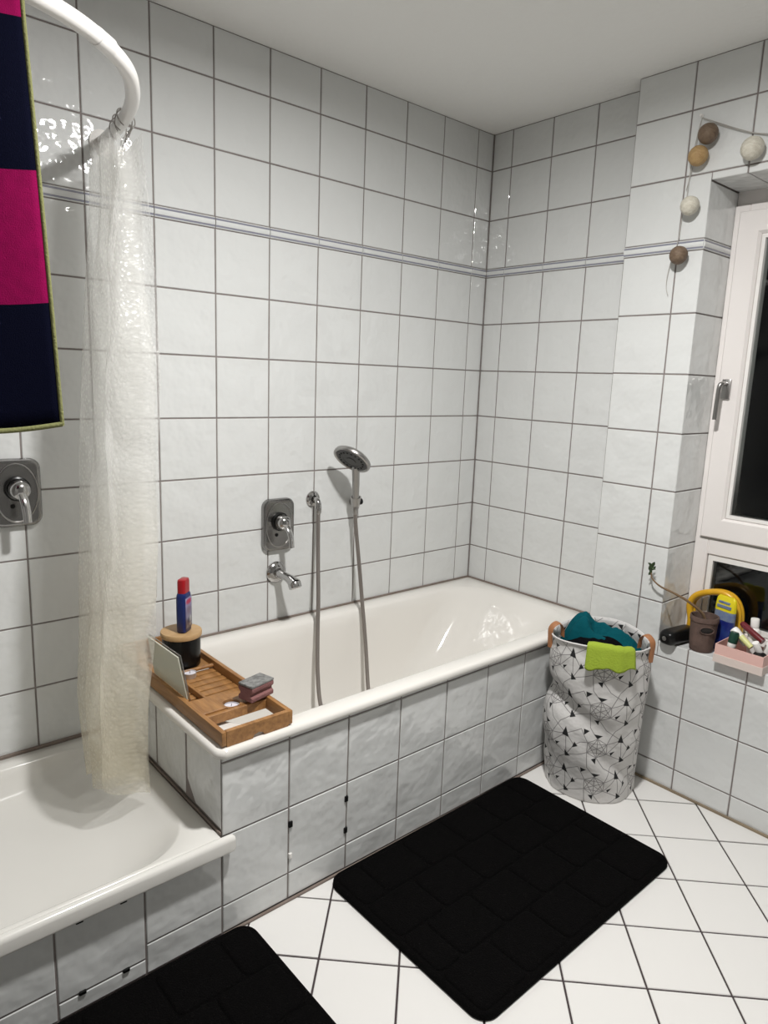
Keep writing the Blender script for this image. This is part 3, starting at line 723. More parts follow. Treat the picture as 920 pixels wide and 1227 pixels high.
# bath spout
L = (-1.066, 0, .712); t = empty('bath_spout', 'chrome bath filler spout with round flange above the tub', 'spout', L)
loc(lathe('flange', [(0, .001), (.041, .001), (.041, .006), (.036, .013), (.024, .018), (.018, .019)], M_CHROME, t, L, (0, -1, 0), 32), L)
loc(tube('spout_body', [(-1.066, -.012, .712), (-1.065, -.05, .711), (-1.064, -.08, .708), (-1.063, -.105, .702), (-1.062, -.124, .694)], lambda q: .0150 + .0085 * max(0, q - .45) / .55 + .003 * max(0, .2 - q) / .2, M_CHROME, t, 20, 6), L)
loc(lathe('aerator', [(0.0225, 0), (.024, .006), (.0235, .020), (.018, .022), (.014, .018), (0, .018)], M_CHROME, t, (-1.0622, -.116, .699), (0.05, -.45, -.85), 24), L)
# hose outlet elbow
L = (-.906, 0, .974); t = empty('hose_outlet', 'small round chrome wall outlet feeding the shower hose', 'hose outlet', L)
loc(lathe('rosette', [(0, .001), (.030, .001), (.030, .005), (.025, .011), (.014, .014)], M_CHROME, t, L, (0, -1, 0), 28), L)
loc(tube('elbow', [(-.906, -.010, .974), (-.907, -.028, .973), (-.908, -.040, .964), (-.908, -.043, .945)], .0115, M_CHROME, t, 16, 6), L)
# hand shower, bracket, hose
HB = V3((-.742, -.058, .945))                      # bottom of the handle
camr, camu = RM @ V3((1, 0, 0)), RM @ V3((0, 1, 0))
HC = V3((-.822, -.128, 1.133))
toc = (CAM - HC).normalized()
n_ = (toc * .40 + (camr * -.48 - camu * .877).normalized() * .917).normalized()          # spray direction
L = tuple(HB); t = empty('hand_shower', 'round chrome hand shower with dark spray face and metal hose', 'hand shower', L)
IV = Matrix.Translation(-HB)
head = loc(lathe('shower_head', [(0, -.036), (.022, -.035), (.038, -.028), (.062, -.016), (.072, -.008), (.074, -.001), (.073, .005), (.066, .0075), (.062, .004)], M_DCHROME, t, HC, n_, 48), L)
lathe('spray_face', [(.062, .004), (.060, .006), (.034, .007), (.0325, .0055), (.020, .006), (.018, .009), (0, .0095)], M_HEAD, head, HC, n_, 40)
u_, v_, _a = frame_of(n_)
for k in range(18):
    a = 2 * math.pi * k / 18
    lathe('nozzle', [(.0046, .004), (.004, .0085), (0, .0090)], M_BLACK, head, HC + u_ * .047 * math.cos(a) + v_ * .047 * math.sin(a), n_, 8)
back = HC - n_ * .026
loc(tube('handle', [HB, HB.lerp(back, .45) + V3((.006, .004, -.004)), HB.lerp(back, .8) + V3((.006, .004, -.004)), back], lambda q: .0125 + .004 * q, M_DCHROME, t, 20, 8), L)
hp = [(-.742, -.056, .93), (-.738, -.058, .86), (-.728, -.075, .70), (-.728, -.098, .57), (-.745, -.15, .40), (-.775, -.21, .245), (-.80, -.27, .145), (-.84, -.30, .127), (-.93, -.30, .127), (-.99, -.27, .145), (-1.003, -.215, .24), (-.985, -.165, .35), (-.955, -.118, .50), (-.938, -.095, .60), (-.918, -.060, .76), (-.909, -.044, .90), (-.908, -.043, .942)]
loc(tube('hose', hp, .0078, M_HOSE, t, 12, 10), L)
loc(lathe('hose_nut', [(.0085, -.028), (.0115, -.022), (.0125, .0), (.0115, .012), (0, .012)], M_DCHROME, t, (-.742, -.057, .935), (0, 0, 1), 20), L)
loc(lathe('hose_nut', [(.0085, -.022), (.0112, -.018), (.0112, .0), (.0095, .004), (0, .004)], M_DCHROME, t, (-.908, -.043, .945), (0, 0, 1), 20), L)
L = (-.742, 0, .952); t = empty('shower_holder', 'short wall bracket gripping the hand shower handle', 'shower holder', L)
loc(lathe('wall_rosette', [(0, .001), (.017, .001), (.017, .006), (.012, .009), (0, .009)], M_CHROME, t, (-.712, 0, .948), (0, -1, 0), 24), L)
loc(tube('bracket_arm', [(-.712, -.006, .948), (-.722, -.022, .949), (-.738, -.044, .952)], .0085, M_CHROME, t, 14, 6), L)
loc(lathe('clamp_cup', [(.0105, -.024), (.0145, -.026), (.0220, .020), (.0165, .020), (.0128, -.014)], M_DCHROME, t, (-.742, -.057, .957), (-.15, -.2, 1), 28), L)
loc(lathe('clamp_screw', [(0, 0), (.013, 0), (.013, .012), (.010, .016), (0, .016)], M_BLACK, t, (-.724, -.052, .955), (1, -.25, .1), 20), L)

# ------------------------------------------------------------------ bath caddy and what stands on it
CX0, CX1, CY0, CY1, CZ0, CZ1 = -1.668, -1.463, -.716, -.016, .5275, .568
L = (-1.565, -.366, CZ0); cad = empty('bath_caddy', 'bamboo bath tray with slatted floor lying on the tub end', 'bath tray', L)
def part(o, p=None): return loc(o, p or L)
part(box('long_rail', (CX0, CY0, CZ0 + .003), (CX0 + .013, CY1, CZ1), M_BAMBOO, cad, .002, 2))
part(box('long_rail', (CX1 - .013, CY0, CZ0 + .003), (CX1, CY1, CZ1), M_BAMBOO, cad, .002, 2))
for y in (CY0, CY1 - .013):                         # end rails with a finger notch below
    pts = [(CX0 + .0132, CZ0), (-1.582, CZ0), (-1.578, CZ0 + .008), (-1.565, CZ0 + .012), (-1.552, CZ0 + .008), (-1.548, CZ0), (CX1 - .0132, CZ0), (CX1 - .0132, CZ1), (CX0 + .0132, CZ1)]
    n = len(pts); vs = [(x, y, z) for x, z in pts] + [(x, y + .013, z) for x, z in pts]
    part(raw('end_rail', vs, [tuple(range(n)), tuple(range(n, 2 * n))] + [(k, (k + 1) % n, n + (k + 1) % n, n + k) for k in range(n)], M_BAMBOO, cad))
XI0, XI1 = CX0 + .0132, CX1 - .0132
part(box('cross_bar', (XI0, -.606, .533), (XI1, -.594, .560), M_BAMBOO, cad, .001, 1))
part(box('phone_plate', (XI0, -.594, .558), (-1.588, -.508, .5655), M_BAMBOO, cad, .0012, 1))
# cup holder plate with a round hole
hx_, hy_, hr_ = -1.563, -.571, .023; rings = []
sq = []
for k in range(40):
    a = 2 * math.pi * k / 40; ca, sa = math.cos(a), math.sin(a)
    tx = ((XI1 - hx_) / ca if ca > 1e-6 else (-1.5875 - hx_) / ca if ca < -1e-6 else 9); ty = ((-.535 - hy_) / sa if sa > 1e-6 else (-.5935 - hy_) / sa if sa < -1e-6 else 9)
    tt = min(tx, ty); sq.append((hx_ + ca * tt, hy_ + sa * tt))
ci = [(hx_ + hr_ * math.cos(2 * math.pi * k / 40), hy_ + hr_ * math.sin(2 * math.pi * k / 40)) for k in range(40)]
ho = loft('cup_plate', [[(x, y, .553) for x, y in sq], [(x, y, .561) for x, y in sq], [(x, y, .561) for x, y in ci], [(x, y, .553) for x, y in ci], [(x, y, .553) for x, y in sq]], M_BAMBOO, cad, False, False); part(ho)
part(box('cup_shelf', (-1.587, -.5935, .5345), (-1.535, -.545, .540), M_BAMBOO, cad, .001, 1))
part(box('wide_board', (-1.588, -.5335, .541), (XI1, -.493, .549), M_BAMBOO, cad, .001, 1))
for k in range(6):
    y = -.489 + k * .0336
    part(box('slat', (XI0, y, .535), (XI1, y + .0275, .5425), M_BAMBOO, cad, .0015, 2))
part(box('divider', (-1.606, -.5075, .5428), (-1.598, -.304, .5600), M_BAMBOO, cad, .001, 1))
part(tube('dowel', [(XI0, -.297, .552), (XI1, -.297, .552)], .006, M_BAMBOO, cad, 12, spline=False))
part(box('back_board', (XI0, -.286, .541), (XI1, -.150, .549), M_BAMBOO, cad, .001, 1))
for k in range(4):
    y = -.140 + k * .0275
    part(box('slat', (XI0, y, .535), (XI1, y + .0225, .5425), M_BAMBOO, cad, .0015, 2))
# book rest of clouded acrylic hinged on the outer rail
pb0, pb1, pt1, pt0 = V3((-1.652, -.285, .567)), V3((-1.650, -.493, .566)), V3((-1.668, -.478, .684)), V3((-1.670, -.285, .684))
nn = (pb1 - pb0).cross(pt0 - pb0).normalized() * .0022
vs = [p + nn * s for s in (-1, 1) for p in (pb0, pb1, pt1, pt0)]
part(raw('book_rest', vs, [(0, 1, 2, 3), (4, 5, 6, 7)] + [(k, (k + 1) % 4, 4 + (k + 1) % 4, 4 + k) for k in range(4)], M_ACRYL, cad))
part(tube('rest_wire', [pb0 + V3((.004, 0, -.004)), pt0 + V3((.004, .0, .004)), pt1 + V3((.004, -.004, .004)), pb1 + V3((.004, -.004, -.004))], .0018, M_DCHROME, cad, 8, spline=False))

JC = V3((-1.545, -.230, .5495))
jar = empty('storage_jar', 'black round jar with light wooden lid on the bamboo tray', 'jar', JC)
lathe('jar_body', [(0, 0), (.053, 0), (.056, .004), (.057, .087), (.055, .093), (0, .093)], M_JAR, jar, n=48)
lathe('jar_lid', [(0, .0932), (.060, .0932), (.0612, .096), (.0612, .106), (.0598, .109), (0, .1095)], M_LID, jar, n=48)
BZ = JC.z + .110
bot = empty('shampoo_bottle', 'slim blue plastic bottle with red cap standing on the jar lid', 'bottle', (-1.541, -.242, BZ), R(40))
bot.scale = (1.13, 1.13, 1.03)
def orr(w, d, r, z, dy=0): return [(x, y + dy, z) for x, y in rrect(-w / 2, w / 2, -d / 2, d / 2, r, 6, 3)]
loft('bottle_body', [orr(.040, .022, .008, 0), orr(.045, .027, .010, .003), orr(.046, .028, .010, .05), orr(.046, .028, .010, .104), orr(.043, .026, .010, .113), orr(.038, .023, .009, .118)], M_BLUE, bot, True, True)
loft('bottle_cap', [orr(.037, .0225, .008, .1182), orr(.037, .0225, .008, .150), orr(.035, .021, .008, .157), orr(.030, .017, .007, .1585)], M_RED, bot, True, True)
vs, uvs, fs = [], [], []
for j in range(2):
    for i in range(7):
        x = -.0185 + .037 * i / 6; vs.append((x, -.0146 + .0006 * abs(i - 3) / 3, .012 + .092 * j)); uvs.append((i / 6, j))
for i in range(6): fs.append((i, i + 1, 8 + i, 7 + i))
o = raw('bottle_label', vs, fs, M_LABEL, bot, True, uvs); o['label'] = 'lilac label with red oval print'
md = o.modifiers.new('t', 'SOLIDIFY'); md.thickness = .0004
for (x, y, z), lb in (((-1.561, -.318, .5605), 'tealight candle in metal cup beside the black jar'), ((hx_, hy_, .5402), 'tealight candle in metal cup sunk in the cup holder')):
    if z > .55: z = .5430
    t = empty('tealight', lb, 'candle', (x, y, z), 0, 'tealights on the bath tray')
    lathe('cup', [(0, 0), (.0185, 0), (.0195, .015), (.0188, .0152), (.0182, .010)], M_ALU, t, n=32)
    lathe('wax', [(.0182, .0108), (.008, .0116), (0, .0112)], M_WAX, t, n=32)
    tube('wick', [(0, 0, .011), (.001, 0, .018)], .0007, M_BLACK, t, 6, spline=False)
sp = empty('scouring_sponge', 'dusty pink grip sponge with grey scouring top on bamboo tray', 'sponge', (-1.497, -.588, .5688), R(14))
prof = [(-.026, 0), (.026, 0), (.027, .012), (.020, .017), (.020, .023), (.027, .028), (.027, .040), (-.027, .040), (-.027, .028), (-.020, .023), (-.020, .017), (-.027, .012)]
n = len(prof); vs = [(x, y, z) for x in (-.041, .041) for y, z in prof]
o = raw('sponge_body', vs, [tuple(range(n)), tuple(range(n, 2 * n))] + [(k, (k + 1) % n, n + (k + 1) % n, n + k) for k in range(n)], M_PINKSP, sp)
md = o.modifiers.new('b', 'BEVEL'); md.width = .003; md.segments = 2
o = box('scouring_pad', (-.041, -.027, .0402), (.041, .027, .047), M_SCOUR, sp, .002, 2)

# ------------------------------------------------------------------ laundry hamper with clothes
HX, HY = -.262, -.880
ham = empty('laundry_hamper', 'white fabric hamper with grey geometric line print and tan handles', 'hamper', (HX, HY, 0))
HT = .585
def ham_pt(th, v, inner=0):
    z = v * HT; t = v
    cx = HX + (-.060) * t; cy = HY + (-.030) * t
    r = .158 + .014 * t - .010 * math.exp(-((t - .97) / .06) ** 2)
    # slumped fabric: a slanting crease at mid height towards the tub side, bulge below it
    fa = math.cos(th - R(165)); fa = max(0, fa) ** 1.5
    cr = .50 + .16 * math.cos(th - R(130))
    r -= .030 * fa * math.exp(-((t - cr) / .07) ** 2)
    r += .014 * fa * math.exp(-((t - cr + .22) / .12) ** 2)
    fb = max(0, math.cos(th - R(240))) ** 2
    r -= .012 * fb * math.exp(-((t - .34 + .22 * math.sin(th - R(215))) / .05) ** 2)
    r += .006 * noise.noise(V3((math.cos(th) * 1.8, math.sin(th) * 1.8, t * 4))) + .003 * noise.noise(V3((math.cos(th) * 5, math.sin(th) * 5, t * 9)))
    z += .010 * math.sin(th * 2 + .6) * t ** 6
    r -= inner
    x, y = cx + r * math.cos(th), cy + r * math.sin(th)
    x = min(x, XP - .006); ym = YA - .006 if z < .49 else -.743
    y = min(y, ym)
    return V3((x, y, z))
NTH, NVV = 120, 70; vs, uvs, fs = [], [], []
for j in range(NVV + 1):
    for i in range(NTH + 1):
        th = 2 * math.pi * i / NTH; vs.append(ham_pt(th, max(j / NVV, .004))); uvs.append((th * .165, j / NVV * .6))
for j in range(NVV):
    for i in range(NTH):
        a = j * (NTH + 1) + i; fs.append((a, a + 1, a + NTH + 2, a + NTH + 1))
fs.append(tuple(range(NTH)))
o = raw('hamper_body', vs, fs, M_HAMPER, ham, True, uvs); loc(o, (HX, HY, 0))
md = o.modifiers.new('t', 'SOLIDIFY'); md.thickness = .003; md.offset = -1
loc(tube('rim_hem', [ham_pt(2 * math.pi * i / 72, 1) for i in range(72)], .0030, M_HAMPER, ham, 8, closed=True, spline=False), (HX, HY, 0))
def handle(th):
    c = ham_pt(th, .955); out = V3((math.cos(th), math.sin(th), 0)); tg = V3((-math.sin(th), math.cos(th), 0))
    k = R(40) if th > 0 else R(-40); o2 = V3((math.cos(th + k), math.sin(th + k), 0)); t2 = V3((-o2.y, o2.x, 0))
    pts = [c + out * .008 + V3((0, 0, -.030)), c + out * .010 + V3((0, 0, .005)), c + out * .008 + o2 * .003 + V3((0, 0, .040)), c - o2 * .006 + V3((0, 0, .058)), c - o2 * .026 + V3((0, 0, .057)), c - o2 * .042 + V3((0, 0, .036)), c - o2 * .046 + V3((0, 0, .004))]
    loc(tube('handle', pts, .0115, M_LEATHER, ham, 10, 6, flat=.17, ref=t2), (HX, HY, 0))
    return pts
handle(R(131)); handle(R(-70))
# clothes inside: height fields with folds, each its own closed cloth
TC = V3((HX - .060, HY - .030, 0))
def cloth(name, label, cat, m, cx, cy, rx, ry, rot, hfun, zb, n=30, lim=.150):
    vs, fs = [], []; c_, s_ = math.cos(rot), math.sin(rot)
    for j in range(n + 1):
        rr = j / n
        for i in range(n * 2):
            a = math.pi * i / n; wob = 1 + .10 * math.sin(3 * a + 1) + .06 * math.sin(7 * a)
            x, y = rr * rx * wob * math.cos(a), rr * ry * wob * math.sin(a)
            X, Y = cx + x * c_ - y * s_, cy + x * s_ + y * c_
            d = V3((X - TC.x, Y - TC.y, 0))
            if d.length > lim: d = d.normalized() * lim; X, Y = TC.x + d.x, TC.y + d.y
            u_, w_ = x / rx, y / ry
            z = zb + hfun(u_, w_) * (1 - rr ** 3) - .03 * rr ** 2
            z += .010 * noise.noise(V3((X * 22, Y * 22, zb * 9))) + .005 * noise.noise(V3((X * 60, Y * 60, 3)))
            vs.append((X, Y, z))
    m_ = 2 * n
    for j in range(n):
        for i in range(m_):
            k = (i + 1) % m_; fs.append((j * m_ + i, j * m_ + k, (j + 1) * m_ + k, (j + 1) * m_ + i))
    base = V3((cx, cy, zb - .05))
    o = tag(raw(name, [V3(v) - base for v in vs], fs, m, None, True), label, cat); o.location = base
    md = o.modifiers.new('t', 'SOLIDIFY'); md.thickness = .010; md.offset = -1
    return o
cloth('black_garment', 'crumpled black garment inside the patterned laundry hamper', 'garment', M_BLKCLOTH, TC.x - .012, TC.y - .005, .15, .15, 0, lambda u, v: .060 + .012 * math.sin(4 * u + 3 * v), .512)
cloth('teal_garment', 'crumpled teal garment heaped on top inside the laundry hamper', 'garment', M_TEAL, TC.x + .034, TC.y + .022, .150, .072, R(-60), lambda u, v: .062 + .062 * math.exp(-((u + .52) / .30) ** 4) + .016 * math.sin(6 * v + 2 * u) * (1 - abs(u)), .535)
# lime cloth hung over the rim
lc0, lc1 = R(198), R(249); vs, fs = [], []; NA, NB = 24, 22
for j in range(NB + 1):
    q = j / NB
    for i in range(NA + 1):
        th = lc0 + (lc1 - lc0) * i / NA; e = ham_pt(th, 1); out = V3((math.cos(th), math.sin(th), 0))
        ln = .062 + .006 * math.sin(i * .5)
        if q < .35: p_ = e - out * (.012 + .05 * (.35 - q)) + V3((0, 0, .006 - .10 * (.35 - q)))
        elif q < .5:
            a = math.pi * (q - .35) / .15; p_ = e + V3((0, 0, .006 + .006 * math.sin(a))) - out * (.012 * math.cos(a))
        else: p_ = e + out * (.012 + .016 * (q - .5)) + V3((0, 0, .006 - (ln + .012 * (1 - i / NA)) * (q - .5) / .5))
        p_ += out * (.003 * math.sin(i * .9) * max(0, q - .4)) + V3((0, 0, .004 * noise.noise(V3((i * .3, q * 4, 1)))))
        vs.append(p_)
for j in range(NB):
    for i in range(NA):
        a = j * (NA + 1) + i; fs.append((a, a + 1, a + NA + 2, a + NA + 1))
o = tag(raw('cleaning_cloth', vs, fs, M_LIME, None, True), 'lime green cloth hung over the rim of the laundry hamper', 'cloth')
md = o.modifiers.new('t', 'SOLIDIFY'); md.thickness = .005; md.offset = 1

# ------------------------------------------------------------------ bath mats
def bath_mat(label, x0, x1, y0, y1, rz=0):
    cx, cy = (x0 + x1) / 2, (y0 + y1) / 2; w, h = x1 - x0, y1 - y0
    t = empty('bath_mat', label, 'bath mat', (cx, cy, .0005), rz)
    def rg(i, z): return [(x, y, z) for x, y in rrect(-w / 2 + i, w / 2 - i, -h / 2 + i, h / 2 - i, max(.045 - i, .005), 8, 10)]
    loft('mat_base', [rg(.004, 0), rg(0, .003), rg(0, .012), rg(.003, .016), rg(.007, .0175), rg(.011, .017)], M_MAT, t, True, True, 60)
    # padded blocks pressed into the pile, three rows in brick bond
    rows = 4; bh = (h - .03) / rows
    for j in range(rows):
        n = 5; bw = (w - .03) / n; off = bw / 2 if j % 2 else 0
        for i in range(-1, n + 1):
            a = max(-w / 2 + .015, -w / 2 + .015 + i * bw + off); b = min(w / 2 - .015, -w / 2 + .015 + (i + 1) * bw + off)
            if b - a < .04: continue
            c = -h / 2 + .015 + j * bh; rr = []
            for ins, z in ((.001, .0150), (.0022, .0185), (.008, .0205), (.02, .0215)):
                rr.append([(x, y, z) for x, y in rrect(a + ins, b - ins, c + ins, c + bh - ins, max(.02 - ins, .004) , 3, 1)])
            loft('pad', rr, M_MAT, t, False, True, 60)
    return t
bath_mat('black padded bath mat lying along the bathtub apron', -1.343, -.466, -1.314, -.7215, R(.3))
bath_mat('black padded bath mat lying along the shower tray apron', -2.47, -1.598, -1.33, -.7215)

# ------------------------------------------------------------------ things on the window sill
ZS = ZSILL + .0006
# speaker
t = empty('portable_speaker', 'black rounded oblong case jutting over the sill edge beside clay pot', 'speaker', (-.045, -1.052, ZS), R(-9))
rings = []
for x, s in ((-.078, .35), (-.076, .62), (-.070, .84), (-.060, .96), (-.045, 1), (.045, 1), (.060, .96), (.070, .84), (.076, .62), (.078, .35)):
    rings.append([(x, y * s, .027 + z * s) for y, z in rrect(-.031, .031, -.0265, .0265, .020, 6, 2)])
loft('case', rings, M_BLACK, t, True, True, 60)
lathe('end_button', [(.008, 0), (.008, .002), (.006, .003), (0, .003)], M_DCHROME, t, (-.0775, 0, .027), (-1, 0, 0), 16)
# clay pot with plant
PC = V3((-.045, -1.137, ZS))
t = empty('potted_plant', 'bare-stemmed plant in a brown clay pot with a dark oval hollow', 'potted plant', PC)
vs, fs = [], []; n = 48
prf = [(0, 0), (.036, 0), (.0385, .004), (.0405, .03), (.0425, .06), (.0435, .09), (.0445, .105), (.047, .108), (.0475, .122), (.046, .125), (.042, .124), (.0405, .105), (.040, .098)]
pot = lathe('pot', prf, M_CLAY, t, n=56)
me = pot.data; fdir = math.atan2(-.62, -.78)
for v in me.vertices:
    a = math.atan2(v.co.y, v.co.x) - fdir; a = (a + math.pi) % (2 * math.pi) - math.pi; r = math.hypot(v.co.x, v.co.y)
    if r > .036 and .01 < v.co.z < .105:
        k = 1 + .05 * math.exp(-(a / .22) ** 2 - ((v.co.z - .045) / .03) ** 2) - .03 * math.exp(-((abs(a) - .55) / .2) ** 2)
        v.co.x *= k; v.co.y *= k
hd = V3((math.cos(fdir), math.sin(fdir), 0)); hu = V3((-hd.y, hd.x, 0))
lathe('hollow', [(0, .0455), (.8, .0448), (1.0, .0435), (1.0, .040)], M_HOLLOWSHADE, t, (0, 0, .083), hd, 28, basis=(hu * .019, V3((0, 0, .010)), hd))  # dark cap on the pot face: shade of the oval hollow put in as colour
o = lathe('brow', [(1.0, .0428), (1.12, .0465), (1.25, .0425)], M_CLAY, t, (0, 0, .083), hd, 28, basis=(hu * .020, V3((0, 0, .011)), hd))
lathe('soil', [(.0402, .102), (.02, .106), (0, .105)], M_SOIL, t, n=32)
st = [V3((.004, -.004, .10)), V3((-.012, .008, .135)), V3((-.045, .045, .172))] + [V3(q) - PC for q in ((-.11, -1.045, .735), (-.118, -1.002, .748), (-.120, -.972, .768), (-.120, -.964, .79))]
tube('stem', st, lambda q: .0055 - .0033 * q, M_STEM, t, 10, 8)
def leaf(base, d, ln, w):
    d = V3(d).normalized(); sd = d.cross(V3((.85, .5, .2))).normalized(); up = sd.cross(d); vs, fs = [], []
    for i in range(6):
        q = i / 5; ww = w * math.sin(math.pi * min(1, q * .9 + .1)) ; c = base + d * ln * q - up * ln * .25 * q * q
        vs += [c - sd * ww, c + up * ww * .25, c + sd * ww]
    for i in range(5):
        for k in range(2): a = i * 3 + k; fs.append((a, a + 1, a + 4, a + 3))
    o = raw('leaf', vs, fs, M_LEAF, t, True); md = o.modifiers.new('t', 'SOLIDIFY'); md.thickness = .0006
tip = st[-1]
for d, l_, w_, off in [((-.1, .1, 1), .026, .005, .0), ((.1, -.45, .7), .024, .006, .016), ((-.2, .35, .8), .022, .006, .012), ((0, -.8, -.1), .018, .0045, .026), ((-.2, .2, .9), .022, .006, .022), ((.1, -.3, .9), .024, .006, .028), ((.1, .4, -.5), .016, .005, .010), ((-.1, -.6, -.6), .014, .005, .030), ((0, .6, .3), .016, .0045, .034)]:
    leaf(tip + V3((0, 0, off - .008)), d, l_, w_)
# yellow loop standing behind the pot
yl = [W(*q, 0, .070) for q in ((829, 742), (828, 724), (834, 714), (846, 709.5), (862, 709), (874, 713), (882, 721), (886, 733), (885.5, 747), (884, 757))]
yl = [V3((.070, yl[0].y + .004, ZS + .012))] + yl[:] + [V3((.070, yl[-1].y - .002, ZS + .012))]
t = empty('yellow_loop', 'curved yellow plastic loop standing behind the clay pot', 'loop', (.070, -1.15, ZS))
lo_ = (.070, -1.15, ZS)
for k, dx in enumerate((-.0115, .0115)):
    loc(tube('strand', [p + V3((dx, 0, -.003 * k)) for p in yl], .0115, M_YEL, t, 12, 6), lo_)
# blue and yellow packet
pk = V3((.014, -1.180, ZS)); t = empty('detergent_packet', 'blue packet with yellow top and pale band behind the pink box', 'packet', pk, R(-14))
t.scale = (1, 1.28, 1)
def pr(z, w, d, dx=0): return [(x * 1.0, y + 0, z) for x, y in rrect(-d / 2, d / 2, -w / 2, w / 2, min(d, w) * .45, 5, 4)]
loft('packet_body', [pr(0, .052, .030), pr(.01, .056, .034), pr(.08, .058, .034), pr(.110, .059, .031)], M_PBLUE, t, True, False, 60)
loft('packet_band', [pr(.110, .0592, .0312), pr(.130, .060, .029), pr(.142, .060, .027)], M_PBAND, t, False, False, 60)
loft('packet_top', [pr(.142, .0602, .0272), pr(.165, .060, .022), pr(.185, .056, .014), pr(.194, .044, .007)], M_YEL2, t, False, True, 60)
for (z, y0, y1, h) in ((.158, -.022, .020, .010), (.172, -.016, .018, .008)):
    box('print_mark', (-.0155 + (z - .158) * .22, y0, z - h / 2), (-.0105 + (z - .158) * .22, y1, z + h / 2), M_PBAND, t, .001, 1)
# pink box
bx0, bx1, by0, by1, bz = -.116, -.010, -1.3665, -1.2095, ZS
t = empty('open_box', 'open pink cardboard box with cream lower band on the window sill', 'box', ((bx0 + bx1) / 2, (by0 + by1) / 2, bz)); L = tuple(t.location)
def openbox(name, x0, x1, y0, y1, z0, z1, th, m, bottom):
    bs = [((x0, y0, z0), (x0 + th, y1, z1)), ((x1 - th, y0, z0), (x1, y1, z1)), ((x0 + th, y0, z0), (x1 - th, y0 + th, z1)), ((x0 + th, y1 - th, z0), (x1 - th, y1, z1))]
    if bottom: bs.append(((x0 + th, y0 + th, z0), (x1 - th, y1 - th, z0 + th)))
    return loc(multibox(name, bs, m, t), L)
openbox('box_wall', bx0 + .002, bx1 - .002, by0 + .002, by1 - .002, bz + .001, bz + .062, .003, M_PINK, True)
openbox('box_band', bx0, bx1, by0, by1, bz, bz + .027, .0019, M_CREAM, False)
# toiletries inside the pink box
zf = bz + .0045
def bottle(name, label, cat, parts, base, d, group=None):
    """stack of lathe parts along direction d from base"""
    t_ = empty(name, label, cat, base)
    for pn, prof, m in parts: lathe(pn, prof, m, t_, (0, 0, 0), d, 24)
    return t_
bottle('cream_bottle', 'white bottle with ribbed white cap standing in the pink box', 'bottle', [('body', [(0, 0), (.018, 0), (.019, .004), (.019, .078), (.015, .088), (.0105, .092)], M_WPLASTIC), ('cap', [(.0, .0922), (.0128, .0922), (.0132, .094), (.0132, .120), (.012, .122), (0, .1225)], M_WPLASTIC)], (-.022, -1.297, zf + .027), (.0, .05, 1))
def slanted(name, label, cat, parts, a, b):
    a, b = V3(a), V3(b); ln = max(h for _, pf, _ in parts for _, h in pf); k = (b - a).length / ln
    return bottle(name, label, cat, [(pn, [(r_, h * k) for r_, h in pf], m) for pn, pf, m in parts], a, (b - a).normalized())
slanted('lipcare_tube', 'dark red tube leaning in the pink box', 'tube', [('body', [(0, 0), (.0105, 0), (.0105, .095), (.008, .105), (0, .108)], M_WINE)], W(914, 769, 0, -.055), W(888, 746, 0, -.035))
slanted('green_tube', 'dark green tube with white lower cap leaning in pink box', 'tube', [('cap', [(0, 0), (.0135, 0), (.014, .002), (.014, .018)], M_WPLASTIC), ('body', [(.0142, .018), (.0145, .022), (.0145, .058), (.012, .066), (0, .068)], M_GREEN)], W(876, 775, 0, -.085), W(881, 757, 0, -.078))
slanted('white_tube', 'white squeeze tube lying aslant behind the green tube in box', 'tube', [('body', [(0, 0), (.012, 0), (.013, .02), (.0145, .06), (.0145, .075), (.012, .083), (0, .085)], M_WPLASTIC)], W(894, 772, 0, -.060), W(878, 753, 0, -.055))
slanted('yellow_tube', 'pale yellow tube lying aslant in the pink box', 'tube', [('body', [(0, 0), (.0085, 0), (.0095, .03), (.0095, .055), (0, .058)], M_PALEYEL)], W(900, 776, 0, -.082), W(887, 762, 0, -.074))
slanted('white_stick', 'small white stick with flat round end in the pink box', 'tube', [('body', [(0, 0), (.010, 0), (.0105, .002), (.0105, .050), (.007, .055), (0, .056)], M_WPLASTIC)], W(905, 770, 0, -.092), W(910, 783, 0, -.075))
slanted('black_case', 'black rounded case lying at the front of pink box', 'case', [('body', [(0, 0), (.016, .001), (.020, .008), (.021, .03), (.019, .05), (.012, .058), (0, .059)], M_BLACK)], (-.088, -1.310, zf + .024), (-.088, -1.26, zf + .028))
slanted('black_jar', 'small squat black jar at the end of the pink box', 'jar', [('body', [(0, 0), (.019, 0), (.020, .003), (.020, .028), (.018, .031), (0, .032)], M_BLACK)], (-.087, -1.342, zf + .014), (-.092, -1.345, zf + .060))
slanted('white_pump', 'white pump bottle lying across the back of pink box', 'bottle', [('body', [(0, 0), (.0125, 0), (.014, .004), (.014, .05), (.010, .058)], M_WPLASTIC), ('pump', [(.009, .058), (.009, .078), (.006, .082), (0, .083)], M_CREAM)], (-.022, -1.338, zf + .030), (-.018, -1.352, zf + .105))

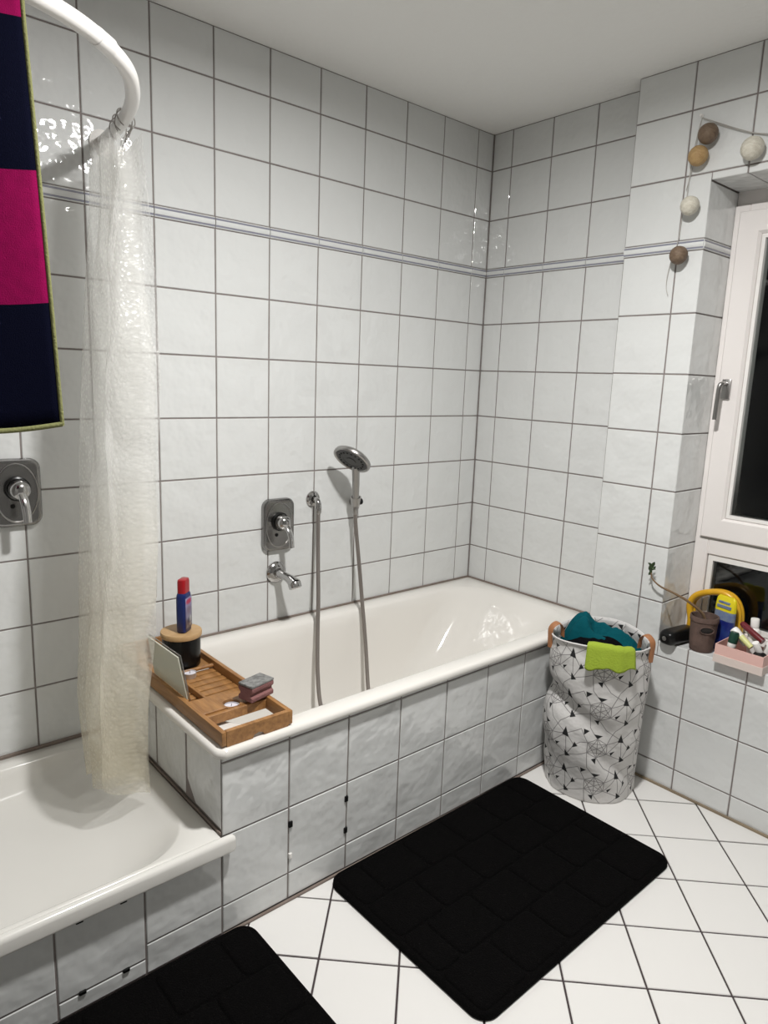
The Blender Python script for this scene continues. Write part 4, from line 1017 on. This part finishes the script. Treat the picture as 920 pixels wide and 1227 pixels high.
# ------------------------------------------------------------------ thread-ball garland by the window
GL = (XP - .02, -1.0, 2.1); gar = empty('ball_garland', 'garland of brown, ochre and cream thread balls by the window', 'garland', GL)
XB = XP - .0345
def gp(px, py, x=XB): return W(px, py, 0, x)
balls = [((848.2, 160.0), M_BALL_D, .030), ((836.3, 186.6), M_BALL_O, .030), ((826.2, 246.4), M_BALL_W, .029), ((901.3, 177.5), M_BALL_W, .033), ((812.8, 305.7), M_BALL_D, .0285)]
for (px, py), m, r in balls:
    c = gp(px, py); bm = bmesh.new(); bmesh.ops.create_uvsphere(bm, u_segments=28, v_segments=18, radius=r)
    for v in bm.verts: v.co *= 1 + .03 * noise.noise(v.co * 60); v.co.z *= 1.04
    o = frombm('thread_ball', bm, m, gar, 80); o.matrix_parent_inverse = Matrix.Translation(-V3(GL)); o.location = c; o.rotation_euler = (.4, .3, 1)
xs = XP - .006
cord = [gp(841.5, 141, xs), gp(838, 152, xs), gp(832, 178, xs), gp(826, 212, xs), gp(823, 235, xs), gp(817, 262, xs), gp(812, 290, xs), gp(802, 320, xs), gp(798, 342, xs), gp(800, 354, xs)]
loc(tube('cord', cord, .0013, M_CORD, gar, 6, 6), GL)
loc(tube('cord', [gp(841.5, 141, xs), gp(862, 147.5, xs), gp(885, 154.5, xs), gp(904, 159, xs), gp(925, 160, xs), gp(960, 158, xs), gp(1010, 150, xs)], .0013, M_CORD, gar, 6, 6), GL)
loc(tube('cord', [gp(842.5, 142, xs), gp(862, 149.5, xs), gp(890, 157.5, xs), gp(906, 160, xs), gp(925, 162, xs)], .0011, M_CORD, gar, 6, 6), GL)
loc(tube('cord', [gp(841, 142, xs), gp(836, 165, xs), gp(830, 200, xs), gp(822, 228, xs)], .0011, M_CORD, gar, 6, 6), GL)
loc(lathe('wall_hook', [(0, 0), (.005, 0), (.005, .003), (.0025, .004), (.0025, .010), (.004, .0115), (0, .012)], M_WPLASTIC, gar, gp(841.5, 139, XP - .0005), (-1, 0, 0), 14), GL)
